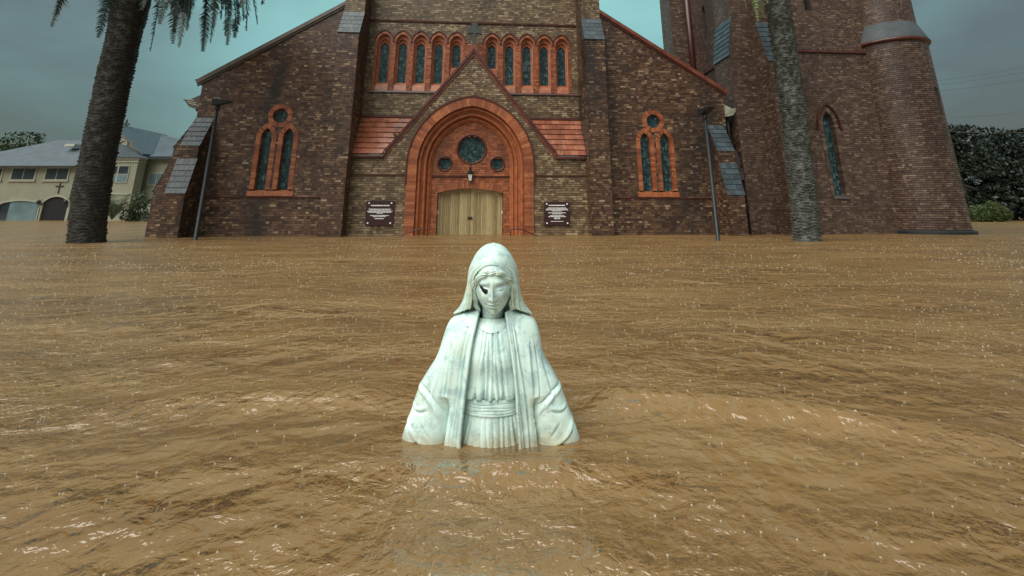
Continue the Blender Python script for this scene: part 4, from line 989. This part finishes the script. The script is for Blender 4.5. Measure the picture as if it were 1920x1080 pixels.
# broken black cavity at the right eye
cv = MB(); pts = [(-.0480, .0185), (-.0420, .0165), (-.0300, .0075), (-.0165, .0045), (-.0175, -.0070), (-.0260, -.0100), (-.0350, -.0030), (-.0430, .0070)]
def face_y(x, z_):
    i = np.argmin((X_ - x) ** 2 + (Z_ - z_) ** 2 + (Yb >= 0) * 9); return Y_.flat[i]
vs = [tuple(hx(np.array([[x, face_y(x, z_) - .0020, z_]]))[0]) for x, z_ in pts] + [tuple(hx(np.array([[x * .98 - .0004, face_y(x, z_) + .012, z_]]))[0]) for x, z_ in pts]
m_ = len(pts); ctr = tuple(hx(np.array([[-.031, face_y(-.031, .003) - .0060, .003]]))[0])
cv.add(vs + [ctr], [(i, (i + 1) % m_, 2 * m_) for i in range(m_)] + [(i, i + m_, (i + 1) % m_ + m_, (i + 1) % m_) for i in range(m_)])
tag(cv.build('eye_hole', M['black_hole'], st), 'black broken hole at the right eye')
# hair: two waved bands parted in the middle
for s_ in (-1, 1):
    pth = np.array([(0.000 * s_, -.0735, .0560), (.020 * s_, -.0735, .0570), (.042 * s_, -.0640, .0430), (.058 * s_, -.0480, .0240), (.067 * s_, -.0320, .0000), (.069 * s_, -.0200, -.0300), (.064 * s_, -.0080, -.0600), (.058 * s_, .0000, -.0900)])
    tk = np.linspace(0, 1, len(pth)); t = np.linspace(0, 1, 120); C_ = np.stack([curve(t, list(zip(tk, pth[:, i]))) for i in range(3)], -1)
    T = np.gradient(C_, axis=0); T /= np.linalg.norm(T, axis=1)[:, None]; A_ = np.cross(T, np.array([0, 1.0, 0])); A_ /= np.linalg.norm(A_, axis=1)[:, None]; B_ = np.cross(T, A_)
    th = np.linspace(0, 2 * np.pi, 96, endpoint=False)[None, :]; tt = t[:, None]
    r_ = .0080 * (.45 + .75 * np.sin(np.pi * np.clip(tt * .85 + .12, 0, 1)) ** .7) + .0016 * np.cos(th * 7 + 5 * np.sin(tt * 16)) + .0022 * np.sin(tt * 34 + th)
    P = C_[:, None, :] + (np.cos(th) * r_)[..., None] * A_[:, None, :] + (np.sin(th) * r_ * .8)[..., None] * B_[:, None, :]
    grid_mesh('hair', hx(P), M['marble'], st, closed=True, attr=np.clip(.18 + .4 * np.cos(th * 7 + 5 * np.sin(tt * 16) + np.pi), 0, .5))  # olive tone deepens in the grooves between strands
# --- veil
nr, nc = 260, 460
z = np.concatenate([np.linspace(.415, .655, 190), .655 + .030 * np.sin(np.linspace(0.01, np.pi / 2, 70))])[:, None]; q = np.linspace(0, 1, nc)[None, :]
qz = np.abs(q - .5) * 2; zl = .418 + .030 * np.clip((qz - .66) / .34, 0, 1) ** 1.3 - .02 * np.clip(.5 - qz, 0, 1); z = zl + (z - .415) * (.685 - zl) / .270
rx = curve(z, [(.38, .150), (.415, .158), (.425, .150), (.437, .138), (.455, .126), (.48, .116), (.52, .109), (.56, .104), (.59, .096), (.62, .083), (.645, .069), (.665, .050), (.678, .029), (.6850, .0005)])
ry = curve(z, [(.38, .088), (.415, .088), (.437, .090), (.48, .098), (.52, .108), (.56, .114), (.59, .112), (.62, .108), (.645, .094), (.665, .070), (.678, .042), (.6850, .0005)])
cyy = curve(z, [(.415, .010), (.48, .004), (.56, -.004), (.62, -.014), (.66, -.014), (.685, -.010)])
xe = curve(z, [(.415, .098), (.425, .094), (.437, .087), (.455, .080), (.49, .076), (.53, .075), (.555, .072), (.578, .062), (.594, .046), (.606, .026), (.612, .0), (.685, .0)])
ph0 = np.where(z > .612, 0.0, np.arcsin(np.clip(xe / rx, 0, .97)))
ph = ph0 + (2 * np.pi - 2 * ph0) * q; xs_ = rx * np.sin(ph); side = np.where(ph < np.pi, 1.0, -1.0); e = np.abs(xs_) - xe; front = np.cos(ph) > -.2
low = np.clip((.608 - z) / .08, 0, 1)
fold = front * low * (.008 * crease(np.clip(e, 0, 1), .005) - .010 * crease(e - .011, .0030) + .005 * gs(e - .020, .006) - .009 * crease(e - .030, .0032))
# swathe over the brow and sweeping lines across the crown
for k, (c0, sl, A_, w) in enumerate([(.650, -.34, .0008, .0040)]):
    d = z - c0 - sl * xs_ + 3.2 * xs_ ** 2; fold = fold - front * A_ * crease(d, w) + front * A_ * .8 * gs(d - .006, .005)
fold = fold * np.clip(rx / .04, 0, 1)
fold = fold + .003 * np.sin(ph * 9) * (1 - front) * low
def lift(P):
    # the brow edge arches over the hair
    return P
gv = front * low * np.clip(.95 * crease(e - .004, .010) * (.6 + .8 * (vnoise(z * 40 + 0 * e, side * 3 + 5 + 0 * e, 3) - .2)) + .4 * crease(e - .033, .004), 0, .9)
shell('veil', z, q, rx, ry, cyy, ph0, fold, M['marble'], .005, attr=gv + 0 * z)

# ================================================================== palms
def palm_trunk(e, mat, base_r, top_r, height, lean, ring=.085, seed=0, boot=None, amp=.05):
    rs = np.random.default_rng(seed); nz = int((height + 1.0) / .014); n = 110
    z = np.linspace(-1.0, height, nz)[:, None]; th = np.linspace(0, 2 * np.pi, n, endpoint=False)[None, :]
    t = np.clip(z / height, 0, 1); r = base_r + (top_r - base_r) * np.clip(t * 1.6, 0, 1) + .02 * np.exp(-np.clip(z, 0, 9) / .5)
    if boot: r = r + boot[1] * (1 / (1 + np.exp(-(z - boot[0]) / .03)))
    ph = z / ring + .35 * np.sin(th * 2 + z * 3) + 0.9 * (vnoise(th * 1.9 + 40, z * 2.0, seed) - .5) + 0.5 * (vnoise(th * 5 + 9, z * 6, seed + 1) - .5)
    saw = ph - np.floor(ph)
    cell = vnoise(th * 4.0 + np.floor(ph) * 3.7, np.floor(ph) + 0 * th, seed + 3)
    d = amp * (saw ** 2) * (.15 + 1.5 * cell) + .018 * (vnoise(th * 3, z * 5, seed + 7) - .5) + .012 * (vnoise(th * 20, z * 30, seed + 8) - .5)
    rr = r + d; sw = 1.0 - .0 * z
    P = np.stack([rr * np.cos(th) + lean[0] * (1 - np.exp(-np.clip(z, 0, 99) / lean[2])), rr * np.sin(th) + lean[1] * z / height, z + 0 * th], -1)
    return grid_mesh('trunk', P, mat, e, closed=True, smooth=False)
def frond(e, p0, p1, p2, mat, nl=62, ll=.42, name='frond', seed=0):
    rs = random.Random(seed); p0, p1, p2 = Vector(p0), Vector(p1), Vector(p2)
    bz = lambda t: p0 * (1 - t) ** 2 + p1 * 2 * t * (1 - t) + p2 * t * t
    mb = MB(); mb.tube([bz(i / 14) for i in range(15)], [.030 * (1 - .85 * i / 14) + .003 for i in range(15)], 5)
    for i in range(nl):
        t = .14 + .86 * (i + .5) / nl; c = bz(t); tg = (bz(min(1, t + .02)) - bz(t - .02)).normalized()
        sd = tg.cross(Vector((0, 0, 1)))
        sd = sd.normalized() if sd.length > .15 else Vector((math.cos(seed), math.sin(seed), 0))
        up = sd.cross(tg).normalized(); L_ = ll * 1.25 * (math.sin(math.pi * min(1, .18 + .80 * t)) ** .7) * rs.uniform(.8, 1.1)
        for s_ in (-1, 1):
            d = (sd * s_ * rs.uniform(.8, 1.05) + tg * rs.uniform(.45, .75) + up * rs.uniform(-.1, .45)).normalized()
            w = .024; mid = c + d * L_ * .5; tip = c + d * L_ + Vector((0, 0, -.15 * L_))
            mb.add([c - tg * w, c + tg * w, mid + tg * w * .9, mid - tg * w * .9, tip], [(0, 1, 2, 3), (3, 2, 4)])
    return mb.build(name, mat, e)
pl = empty('palm_tree', (-12.17, 14.40, 0)); tag(pl, 'dark ringed palm tree standing in the water left of the cathedral', 'palm tree', 'palms in front of the cathedral')
palm_trunk(pl, M['palm_dark'], .405, .43, 9.2, (-.33, .05, 2.0), .095, 1, (6.62, .035), amp=.034)
def tip(px, py, Y): x, z_ = at(px, py, Y); return (x + 12.17, Y - 14.40, z_)
CR = Vector((-.32, .05, 9.25))
tips = [(96, 50, 13.2), (184, 70, 13.8), (282, 96, 13.6), (336, 88, 13.0), (380, 96, 14.6), (394, 80, 13.4), (426, 84, 14.2), (440, 70, 15.2), (462, 58, 14.8), (492, 8, 14.0), (300, 45, 12.5), (352, 40, 15.6), (20, -40, 14.0), (60, -25, 15.5), (240, 30, 16.5), (415, 35, 16.0), (455, 12, 13.0), (325, 62, 16.2), (210, 20, 16.6)]
for i, tp in enumerate(tips):
    q = Vector(tip(*tp)); hor = Vector((q.x - CR.x, q.y - CR.y, 0)); p1 = CR + hor * .92 + Vector((0, 0, .75 + .25 * (i % 3)))
    frond(pl, CR, p1, q, M['frond_dark'], 120, .40, seed=i)
    q2 = q + Vector((random.uniform(-.35, .35), random.uniform(-.5, .5), random.uniform(.15, .6))); frond(pl, CR, p1 + Vector((random.uniform(-.3, .3), random.uniform(-.3, .3), .2)), q2, M['frond_dark'], 110, .38, seed=i + 300)
rf_ = random.Random(4)
for i in range(22):
    q = Vector(tip(rf_.uniform(255, 470), rf_.uniform(-35, 50), rf_.uniform(12.6, 16.6))); hor = Vector((q.x - CR.x, q.y - CR.y, 0)); frond(pl, CR, CR + hor * .9 + Vector((0, 0, rf_.uniform(.4, 1.2))), q, M['frond_dark'], 90, .38, seed=i + 400)
for i in range(16):
    a = i * 2.4; q = CR + Vector((math.cos(a) * 3.4, math.sin(a) * 3.4, .6 + .5 * (i % 3))); frond(pl, CR, CR + Vector((math.cos(a) * 1.9, math.sin(a) * 1.9, 2.2)), q, M['frond_dark'], 46, .36, seed=50 + i)
pr_ = empty('palm_tree', (8.70, 15.21, 0)); tag(pr_, 'wet grey palm trunk with shaggy rings standing in front of the bell tower', 'palm tree', 'palms in front of the cathedral')
palm_trunk(pr_, M['palm_grey'], .335, .345, 9.6, (.26, 0, 3.0), .085, 5)
CR2 = Vector((.24, 0, 9.7))
def tip2(px, py, Y): x, z_ = at(px, py, Y); return (x - 8.70, Y - 15.21, z_)
for i, tp in enumerate([(1399, 14, 14.6), (1421, 40, 14.3), (1432, 34, 14.9), (1412, 10, 15.4), (1440, 6, 14.2)]):
    q = Vector(tip2(*tp)); hor = Vector((q.x - CR2.x, q.y - CR2.y, 0)); frond(pr_, CR2, CR2 + hor * 1.05 + Vector((0, 0, .5)), q, M['frond_green'], 52, .26, seed=80 + i)
for i in range(18):
    a = i * 2.4 + .5; q = CR2 + Vector((math.cos(a) * 3.2, math.sin(a) * 3.2, .9 + .5 * (i % 3))); frond(pr_, CR2, CR2 + Vector((math.cos(a) * 1.8, math.sin(a) * 1.8, 2.4)), q, M['frond_green'], 44, .34, seed=100 + i)

# ================================================================== lamp posts
def lamp_post(x, y, h, label, yaw):
    e = empty('lamp_post', (x, y, -1.0), yaw); tag(e, label, 'lamp post', 'lamp posts before the church')
    MB().tube([(0, 0, 0), (0, 0, .4), (0, 0, .41), (0, 0, h + .92)], [.075, .075, .062, .048], 12).build('pole', M['iron'], e, True)
    MB().lathe([(.0, h + .86), (.075, h + .86), (.08, h + .98), (.06, h + 1.0), (.0, h + 1.0)], 16).build('collar', M['iron'], e)
    hd = MB(); hd.prism_x([(-.17, h + 1.0), (-.02, h + .99), (.22, h + 1.10), (.42, h + 1.16), (.42, h + 1.175), (.1, h + 1.20), (-.10, h + 1.21), (-.19, h + 1.16)], -.14, .14)
    hdo = hd.build('lamp_head', M['iron'], e, bevel=.012)
    MB().prism_x([(-.13, h + 1.212), (.09, h + 1.204), (.09, h + 1.216), (-.13, h + 1.224)], -.11, .11).build('cover_plate', M['gutter'], hdo)
    return e
lamp_post(-9.99, 15.80, 4.28, 'black lamp post in front of the left corner buttress', R(-62))
lamp_post(6.16, 15.50, 3.92, 'black lamp post in front of the right corner buttress', R(-165))

# ================================================================== convent building at the left
cv_ = empty('convent_building', (-50, 58, 0)); tag(cv_, 'cream two-storey building with slate roofs and gable, behind the left palm', 'building')
def cw(px, py, Y=58.0): x, z_ = at(px, py, Y); return x + 50, z_
def wall_rect(px0, py0, px1, py1, dy0, dy1, name, mat, parent=cv_):
    x0, z1 = cw(px0, py0, 58 + dy0); x1, z0 = cw(px1, py1, 58 + dy0); return MB().box(x0, x1, dy0, dy1, z0, z1).build(name, mat, parent)
MB().box(-16, -2.2, 0, 9, -1.2, 6.22).build('wall', M['cream'], cv_)
r_ = MB(); r_.add([(-19.5, -.7, 6.15), (-1.9, -.7, 6.15), (-1.9, 10, 6.15), (-19.5, 10, 6.15), (-9.6, 4.6, 9.95), (-1.0, 4.6, 9.95)], [(0, 1, 5, 4), (1, 2, 5), (2, 3, 4, 5), (3, 0, 4), (3, 2, 1, 0)]); rf = r_.build('roof', M['slate_big'], cv_)
MB().box(-16.5, -1.9, -.78, -.66, 6.02, 6.18).build('gutter', M['iron'], rf)
x, z_ = cw(140, 272, 60.5); MB().box(x - .6, x + .6, 1.8, 2.8, z_ - .25, z_ + .05).build('skylight', M['gutter'], rf)
def conv_window(px0, py0, px1, py1, dy=0.0, name='window', n=2):
    x0, z1 = cw(px0, py0, 58 + dy); x1, z0 = cw(px1, py1, 58 + dy)
    w = MB().box(x0 - .14, x1 + .14, dy - .07, dy - .003, z0 - .14, z1 + .14).build(name, M['cream_trim'], cv_)
    for i in range(n):
        a, b = x0 + (x1 - x0) * i / n + .04, x0 + (x1 - x0) * (i + 1) / n - .04; MB().box(a, b, dy - .085, dy - .073, z0, z1).build('pane', M['window_dark'] if px1 < 140 else M['curtain'], w)
    MB().box(x0 - .25, x1 + .25, dy - .16, dy - .002, z0 - .28, z0 - .145).build('sill', M['cream_trim'], w)
    return w
conv_window(26, 316, 64, 336); conv_window(89, 316, 126, 336); conv_window(-30, 316, 1, 336)
# arched openings on the ground floor
def arch_open(px0, px1, ptop, pbot, mat, rise, dy=-.02, name='archway'):
    x0, zt = cw(px0, ptop); x1, zb = cw(px1, pbot); zb = -1.0; xc, hw = (x0 + x1) / 2, (x1 - x0) / 2
    pts = [(x0, zb), (x1, zb)] + [(xc + hw * math.cos(math.pi * i / 16), zt - rise + rise * math.sin(math.pi * i / 16)) for i in range(17)]
    a = MB().prism(pts, dy - .012, dy - .002).build(name, mat, cv_)
    fr_ = MB()
    for i in range(16):
        t0, t1 = math.pi * i / 16, math.pi * (i + 1) / 16
        fr_.prism([(xc + hw * math.cos(t0), zt - rise + rise * math.sin(t0)), (xc + (hw + .22) * math.cos(t0), zt - rise + (rise + .22) * math.sin(t0)), (xc + (hw + .22) * math.cos(t1), zt - rise + (rise + .22) * math.sin(t1)), (xc + hw * math.cos(t1), zt - rise + rise * math.sin(t1))], dy - .16, dy)
    for s_ in (-1, 1): fr_.box(xc + s_ * (hw + .11) - .14, xc + s_ * (hw + .11) + .14, dy - .2, dy, zb, zt - rise)
    fr_.build('arch_trim', M['cream_trim'], a); return a
arch_open(84, 124, 369, 413, M['dark_gap'], 1.2); ga = arch_open(3, 72, 377, 413, M['window_dark'], .55)
x0, z1 = cw(21, 378); x1, z0 = cw(66, 412); MB().box(x0, x1, -.06, -.036, -.5, z1).build('pane', M['curtain'], ga)
def wall_cross(px, py0, py1, pw):
    x, z1 = cw(px, py0); _, z0 = cw(px, py1); c = MB(); c.box(x - .07, x + .07, -.06, -.002, z0, z1); zc = z0 + (z1 - z0) * .68; c.box(x - pw, x + pw, -.064, -.001, zc - .07, zc + .07); c.build('cross', M['iron'], cv_)
wall_cross(114, 343, 363, .48)
for px in (79, 129):
    x, z_ = cw(px, 380); MB().lathe([(0, z_ - .2), (.18, z_ - .1), (.22, z_ + .15), (.1, z_ + .3), (0, z_ + .32)], 10, (x, -.45)).build('wall_lamp', M['iron'], cv_)
# gabled block
gx0, gx1 = cw(196, 300)[0], cw(283, 300)[0]; gap_x, gap_z = cw(234, 240)
eL = cw(190, 300)[1]; eR = cw(281, 293)[1]
MB().prism([(gx0, -1.2), (gx1, -1.2), (gx1, eR), (gap_x, gap_z), (gx0, gap_z - 4.0)], -1.5, 7).build('gable_wall', M['cream'], cv_)
rg = MB(); rg.prism([(gap_x, gap_z + .05), (gx1 + .35, eR - .1), (gx1 + .35, eR + .12), (gap_x, gap_z + .3)], -1.9, 7.2); rg.prism([(gap_x, gap_z + .05), (gap_x, gap_z + .3), (gx0 - .3, gap_z - 3.9), (gx0 - .3, gap_z - 4.1)], -1.9, 7.2); rg.build('roof', M['slate_big'], cv_)
# long roof to the right of the gable
ra = cw(238, 240, 60)[0]; rb, rz1 = cw(345, 268, 62); re, rez = cw(345, 302, 57)
MB().add([(gx1 - .3, -1.2, eR - .1), (re + 1, -1.2, rez + .1), (rb + 1, 6, rz1), (gap_x, 6, gap_z + .2)], [(0, 1, 2, 3)]).build('roof', M['slate_big'], cv_)
MB().box(gx1 - .1, re + 1, -.6, 6, -1.2, eR - .3).build('wall', M['cream'], cv_)
MB().box(gx1 - .2, re + 1, -1.3, -1.1, eR - .5, eR - .15).build('gutter', M['iron'], cv_)
x, z_ = cw(237, 264, 56.5); mbx = MB(); mbx.lathe([(0, 0), (.38, 0), (.50, .04), (.52, .10), (.40, .12)], 20); o = mbx.build('oculus', M['cream_trim'], cv_); o.location = (x - .2, -1.53, z_ - .4); o.rotation_euler = (R(90), 0, 0)
# bay window with a little gable
b0, bt = cw(196, 296, 55.5); b1, _ = cw(262, 296, 55.5); by = -2.6
MB().box(b0, b1, by, -1.4, -1.2, bt).build('bay', M['cream'], cv_)
for zz_, ex_ in ((bt - .12, .18), (bt - .42, .10), (bt - 4.0, .08)): MB().box(b0 - ex_, b1 + ex_, by - ex_, -1.42, zz_ - .1, zz_ + .1).build('bay_moulding', M['cream_trim'], cv_)
bm, bz_ = cw(228, 271, 55.5); MB().prism([(b0 - .3, bt + .003), (b1 + .3, bt + .003), (bm, bz_)], by - .35, -1.4).build('bay_roof', M['slate_big'], cv_)
for px in (210, 231):
    x0, z1 = cw(px - 7, 310, 55.4); x1, z0 = cw(px + 7, 343, 55.4); w = MB().box(x0, x1, by - .07, by - .003, z0, z1).build('window', M['cream_trim'], cv_)
    zm = (z0 + z1) / 2; MB().box(x0 + .1, x1 - .1, by - .085, by - .072, z0 + .1, zm - .04).build('pane', M['curtain'], w); MB().box(x0 + .1, x1 - .1, by - .085, by - .072, zm + .04, z1 - .1).build('pane', M['window_dark'], w)
for k in range(9):
    x, z_ = cw(270, 300 + k * 12.5, 56.5); MB().box(gx1 - (.9 if k % 2 else .6), gx1 + .03, -1.56, -1.44, z_ - .6, z_ - .06).build('quoin', M['cream_trim'], cv_)
x0, z1 = cw(282, 326, 57.4); x1, z0 = cw(306, 346, 57.4); w = MB().box(x0 - .15, x1 + .15, -.68, -.602, z0 - .15, z1 + .15).build('window', M['cream_trim'], cv_)
for i in range(2): MB().box(x0 + (x1 - x0) * i / 2 + .05, x0 + (x1 - x0) * (i + 1) / 2 - .05, -.70, -.682, z0, z1).build('pane', M['curtain'], w)
x0, z1 = cw(256, 384, 55); x1, z0 = cw(285, 396, 55); MB().prism_x([(-3.0, z0), (-.6, z1 + .3), (-.6, z1 + .2), (-3.0, z0 - .1)], x0, x1 + 1.5).build('awning', M['cream_trim'], cv_)
x, z_ = cw(237, 227); c = MB(); c.box(x - .06, x + .06, 0, .12, gap_z, z_ + .2); c.box(x - .45, x + .45, .003, .117, z_ - .45, z_ - .33)
n = 16
for i in range(n): c.tube([(x + .28 * math.cos(2 * math.pi * i / n), .06, z_ - .39 + .28 * math.sin(2 * math.pi * i / n)), (x + .28 * math.cos(2 * math.pi * (i + 1) / n), .06, z_ - .39 + .28 * math.sin(2 * math.pi * (i + 1) / n))], .03, 4)
c.build('roof_cross', M['iron'], cv_)

# ================================================================== trees and plants
def leafy(e, blobs, n, size, mat, seed, trunk=None, name='crown'):
    rs = np.random.default_rng(seed); w = np.array([b[3] * b[4] * b[5] for b in blobs]) ** .67; cnt = (n * w / w.sum()).astype(int); P = []
    for b, c in zip(blobs, cnt):
        d = rs.normal(size=(c, 3)); d /= np.linalg.norm(d, axis=1)[:, None]; r = rs.uniform(.45, 1.0, c) ** .6 * (1 + .22 * (vnoise(d[:, 0] * 3 + 9, d[:, 2] * 3 + seed + 9, seed) - .5) * 2)
        P.append(np.array(b[:3]) + d * r[:, None] * np.array(b[3:6]))
    P = np.concatenate(P); m = len(P); a = rs.normal(size=(m, 3)); a /= np.linalg.norm(a, axis=1)[:, None]; b_ = np.cross(a, rs.normal(size=(m, 3))); b_ /= np.linalg.norm(b_, axis=1)[:, None]
    s = size * rs.uniform(.6, 1.4, m)[:, None]; co = np.stack([P - a * s, P + b_ * s * .45, P + a * s, P - b_ * s * .45], 1).reshape(-1, 3)
    q = np.arange(m * 4).reshape(m, 4); me = bpy.data.meshes.new(name); me.from_pydata(co.tolist(), [], q.tolist()); me.update(); link(name, me, mat, e)
    if trunk:
        mb = MB(); mb.tube([(0, 0, -1.2), (.1, 0, trunk[1] * .5), (0, .1, trunk[1])], [trunk[0], trunk[0] * .8, trunk[0] * .5], 8)
        for b in blobs[:7]: mb.tube([(0, .05, trunk[1] * .6), (b[0] * .5, b[1] * .5, (trunk[1] * .6 + b[2]) * .55), (b[0], b[1], b[2])], [trunk[0] * .5, trunk[0] * .35, .04], 6)
        mb.build('trunk', M['trunk'], e)
def tree(x, y, h, r, seed, label, mat='tree_dark', n=9000, size=.22, low=.0, group='trees beyond the tower'):
    e = empty('tree', (x, y, 0)); tag(e, label, 'tree', group); rs = random.Random(seed); bl = []
    for i in range(13):
        a = rs.uniform(0, 6.28); d = r * .62 * math.sqrt(rs.random()); zc = h * rs.uniform(.18 + low, .84); br = r * rs.uniform(.34, .55) * (1.1 - .35 * zc / h)
        bl.append((d * math.cos(a), d * math.sin(a), zc, br, br, br * .8))
    bl.append((0, 0, h * .86, r * .42, r * .42, h * .14))
    leafy(e, bl, n, size, M[mat], seed, (r * .09, h * .6)); return e
def gp(px, Y, z=0): return at(px, 400, Y)[0]
tree(gp(1815, 58), 58, 11.2, 5.2, 21, 'dark tree nearest the stair turret, behind the low bush')
tree(gp(1880, 60), 60, 11.2, 5.6, 22, 'dark tree behind the right half of the low bush')
tree(gp(1940, 57), 57, 10.6, 5.4, 23, 'dark tree cut by the right edge of the picture')
tree(gp(1770, 64), 64, 9.4, 5.0, 24, 'dark tree half hidden behind the stair turret', 'tree_mid')
b = empty('bush', (gp(1855, 49), 49, 0)); tag(b, 'round yellow-green bush at the foot of the dark trees', 'bush')
leafy(b, [(-1.0, 0, .8, 1.0, .9, .75), (.3, -.2, 1.0, 1.1, .9, .85), (1.3, .1, .7, .8, .8, .65), (0, .2, .5, 1.8, 1.0, .6)], 6000, .10, M['bush'], 31, name='foliage')
tree(gp(8, 80), 80, 14.2, 6.5, 25, 'dark spreading tree rising behind the left building roof', 'tree_mid', 8000, .26, .15, 'trees beyond the left building')
tree(gp(-60, 84), 84, 13.6, 6.0, 26, 'dark tree at the left edge behind the slate roof', 'tree_mid', 5000, .28, .15, 'trees beyond the left building')
b = empty('garden_palm', (gp(212, 50), 50, 0)); tag(b, 'small spiky garden palm in front of the cream building', 'plant')
for i in range(22):
    a = i * 2.4; l = 1.6 + .5 * (i % 3); frond(b, (0, 0, .2), (math.cos(a) * l * .5, math.sin(a) * l * .4, 2.0 + .3 * (i % 4)), (math.cos(a) * l, math.sin(a) * l * .7, .9 + .9 * (i % 3)), M['tree_mid'], 18, .5, seed=200 + i)
b = empty('garden_shrub', (gp(257, 51), 51, 0)); tag(b, 'thin straggly shrub against the corner of the cream building', 'plant')
leafy(b, [(0, 0, 1.5, .8, .5, 1.6), (1.1, 0, 1.2, .7, .5, 1.2), (-.9, 0, .6, .9, .5, .7)], 1500, .12, M['tree_mid'], 33, (.06, 2.0), 'foliage')
# wall of trees far behind, so that the water does not run to a bare horizon
fw = MB
e_pts = []
for i, px in enumerate(list(range(-260, 420, 62)) + list(range(1700, 2260, 62))):
    Y_ = 105 + 9 * (i % 3); e_pts.append((gp(px, Y_), Y_, 0))
rs = np.random.default_rng(77); bl = []
for (x, y, _) in e_pts:
    for k in range(3): bl.append((x + rs.uniform(-3, 3), y + rs.uniform(-3, 3), rs.uniform(2.0, 4.5), 5.0, 4, 3.2))
wood = empty('tmp'); leafy(wood, bl, 16000, .5, M['tree_dark'], 78, None, 'far_wood')
fwo = [o for o in bpy.data.objects if o.name.startswith('far_wood')][0]; fwo.parent = None; bpy.data.objects.remove(wood); tag(fwo, 'low dark line of woodland far behind the flood', 'woodland', kind='stuff')

# ================================================================== power lines at the right
for i, (pa, pb, lb) in enumerate([((1750, 150), (1925, 122), 'topmost thin power line right of the tower'), ((1750, 158), (1925, 131), 'second power line from the top, right of the tower'), ((1755, 169), (1925, 145), 'third power line from the top, right of the tower'), ((1810, 217), (1925, 205), 'low power line just above the dark trees'), ((1780, 252), (1925, 249), 'lowest pale power line crossing the dark trees')]):
    Y_ = 46.0; (xa, za), (xb, zb) = at(pa[0], pa[1], Y_), at(pb[0], pb[1], Y_); dx = xb - xa; pts = []
    for k in range(13):
        t = -.25 + 1.6 * k / 12; pts.append((xa + dx * t, Y_ + (0 if i < 4 else -2), za + (zb - za) * t - .25 * math.sin(math.pi * min(1, max(0, k / 12)))))
    tag(MB().tube(pts, .008 if i < 4 else .014, 5).build('power_line', M['iron'] if i < 4 else M['coping']), lb, 'power line', 'power lines right of the tower')

# ================================================================== rain splashes on the water
rs = np.random.default_rng(5); S = MB(); NS = 9500
yy = 1.35 * np.exp(rs.uniform(0, 1, NS) ** .72 * math.log(17.5 / 1.35)); xx = rs.uniform(-1.12, 1.12, NS) * (yy + .5)
zz_ = water_height(xx, yy)
for x, y, z_ in zip(xx, yy, zz_):
    if (abs(x + .09) < .4 and abs(y - 2.08) < .25) or (y < 3.2 and rs.random() < .6): continue
    s = rs.uniform(.5, 1.15) * (.0026 + .0007 * min(y, 10)); k = len(S.v); n = 7; a0 = rs.uniform(0, 6.28); kind = rs.random()
    if kind < .35:      # crown: low ring of spikes
        for j in range(n):
            a = a0 + 2 * math.pi * j / n; hh = s * rs.uniform(.5, 1.3)
            ca, sa = math.cos(a), math.sin(a); w = .40 * s
            S.add([(x + ca * s - sa * w, y + sa * s + ca * w, z_ - .003), (x + ca * s + sa * w, y + sa * s - ca * w, z_ - .003), (x + ca * s * 1.35, y + sa * s * 1.35, z_ + hh), (x + ca * s * .7, y + sa * s * .7, z_ - .003)], [(0, 1, 2), (1, 3, 2), (3, 0, 2)])
    elif kind < 2:    # rebound jet
        hh = s * rs.uniform(.35, 1.3); q = [(s * 1.5, -.003), (s * .9, hh * .25), (s * .5, hh * .6), (s * .28, hh * .85), (0.0, hh)]
        for r_, h_ in q[:-1]:
            for j in range(5): S.v.append((x + r_ * math.cos(a0 + 1.2566 * j), y + r_ * math.sin(a0 + 1.2566 * j), z_ + h_))
        S.v.append((x, y, z_ + hh))
        for i in range(3):
            for j in range(5): S.f.append((k + i * 5 + j, k + i * 5 + (j + 1) % 5, k + (i + 1) * 5 + (j + 1) % 5, k + (i + 1) * 5 + j))
        for j in range(5): S.f.append((k + 15 + j, k + 15 + (j + 1) % 5, k + 20))
    else:               # ripple ring
        R1 = s * rs.uniform(1.5, 3.5); m_ = 18
        for r_, h_ in ((R1 * .8, -.004), (R1, s * .32), (R1 * 1.2, -.004)):
            for j in range(m_): S.v.append((x + r_ * math.cos(2 * math.pi * j / m_), y + r_ * math.sin(2 * math.pi * j / m_), z_ + h_))
        for i in range(2):
            for j in range(m_): S.f.append((k + i * m_ + j, k + i * m_ + (j + 1) % m_, k + (i + 1) * m_ + (j + 1) % m_, k + (i + 1) * m_ + j))
sp_ = S.build('rain_splashes', M['splash'], None, True); tag(sp_, 'small rain splashes dotted over the brown flood water', 'rain splashes', kind='stuff')
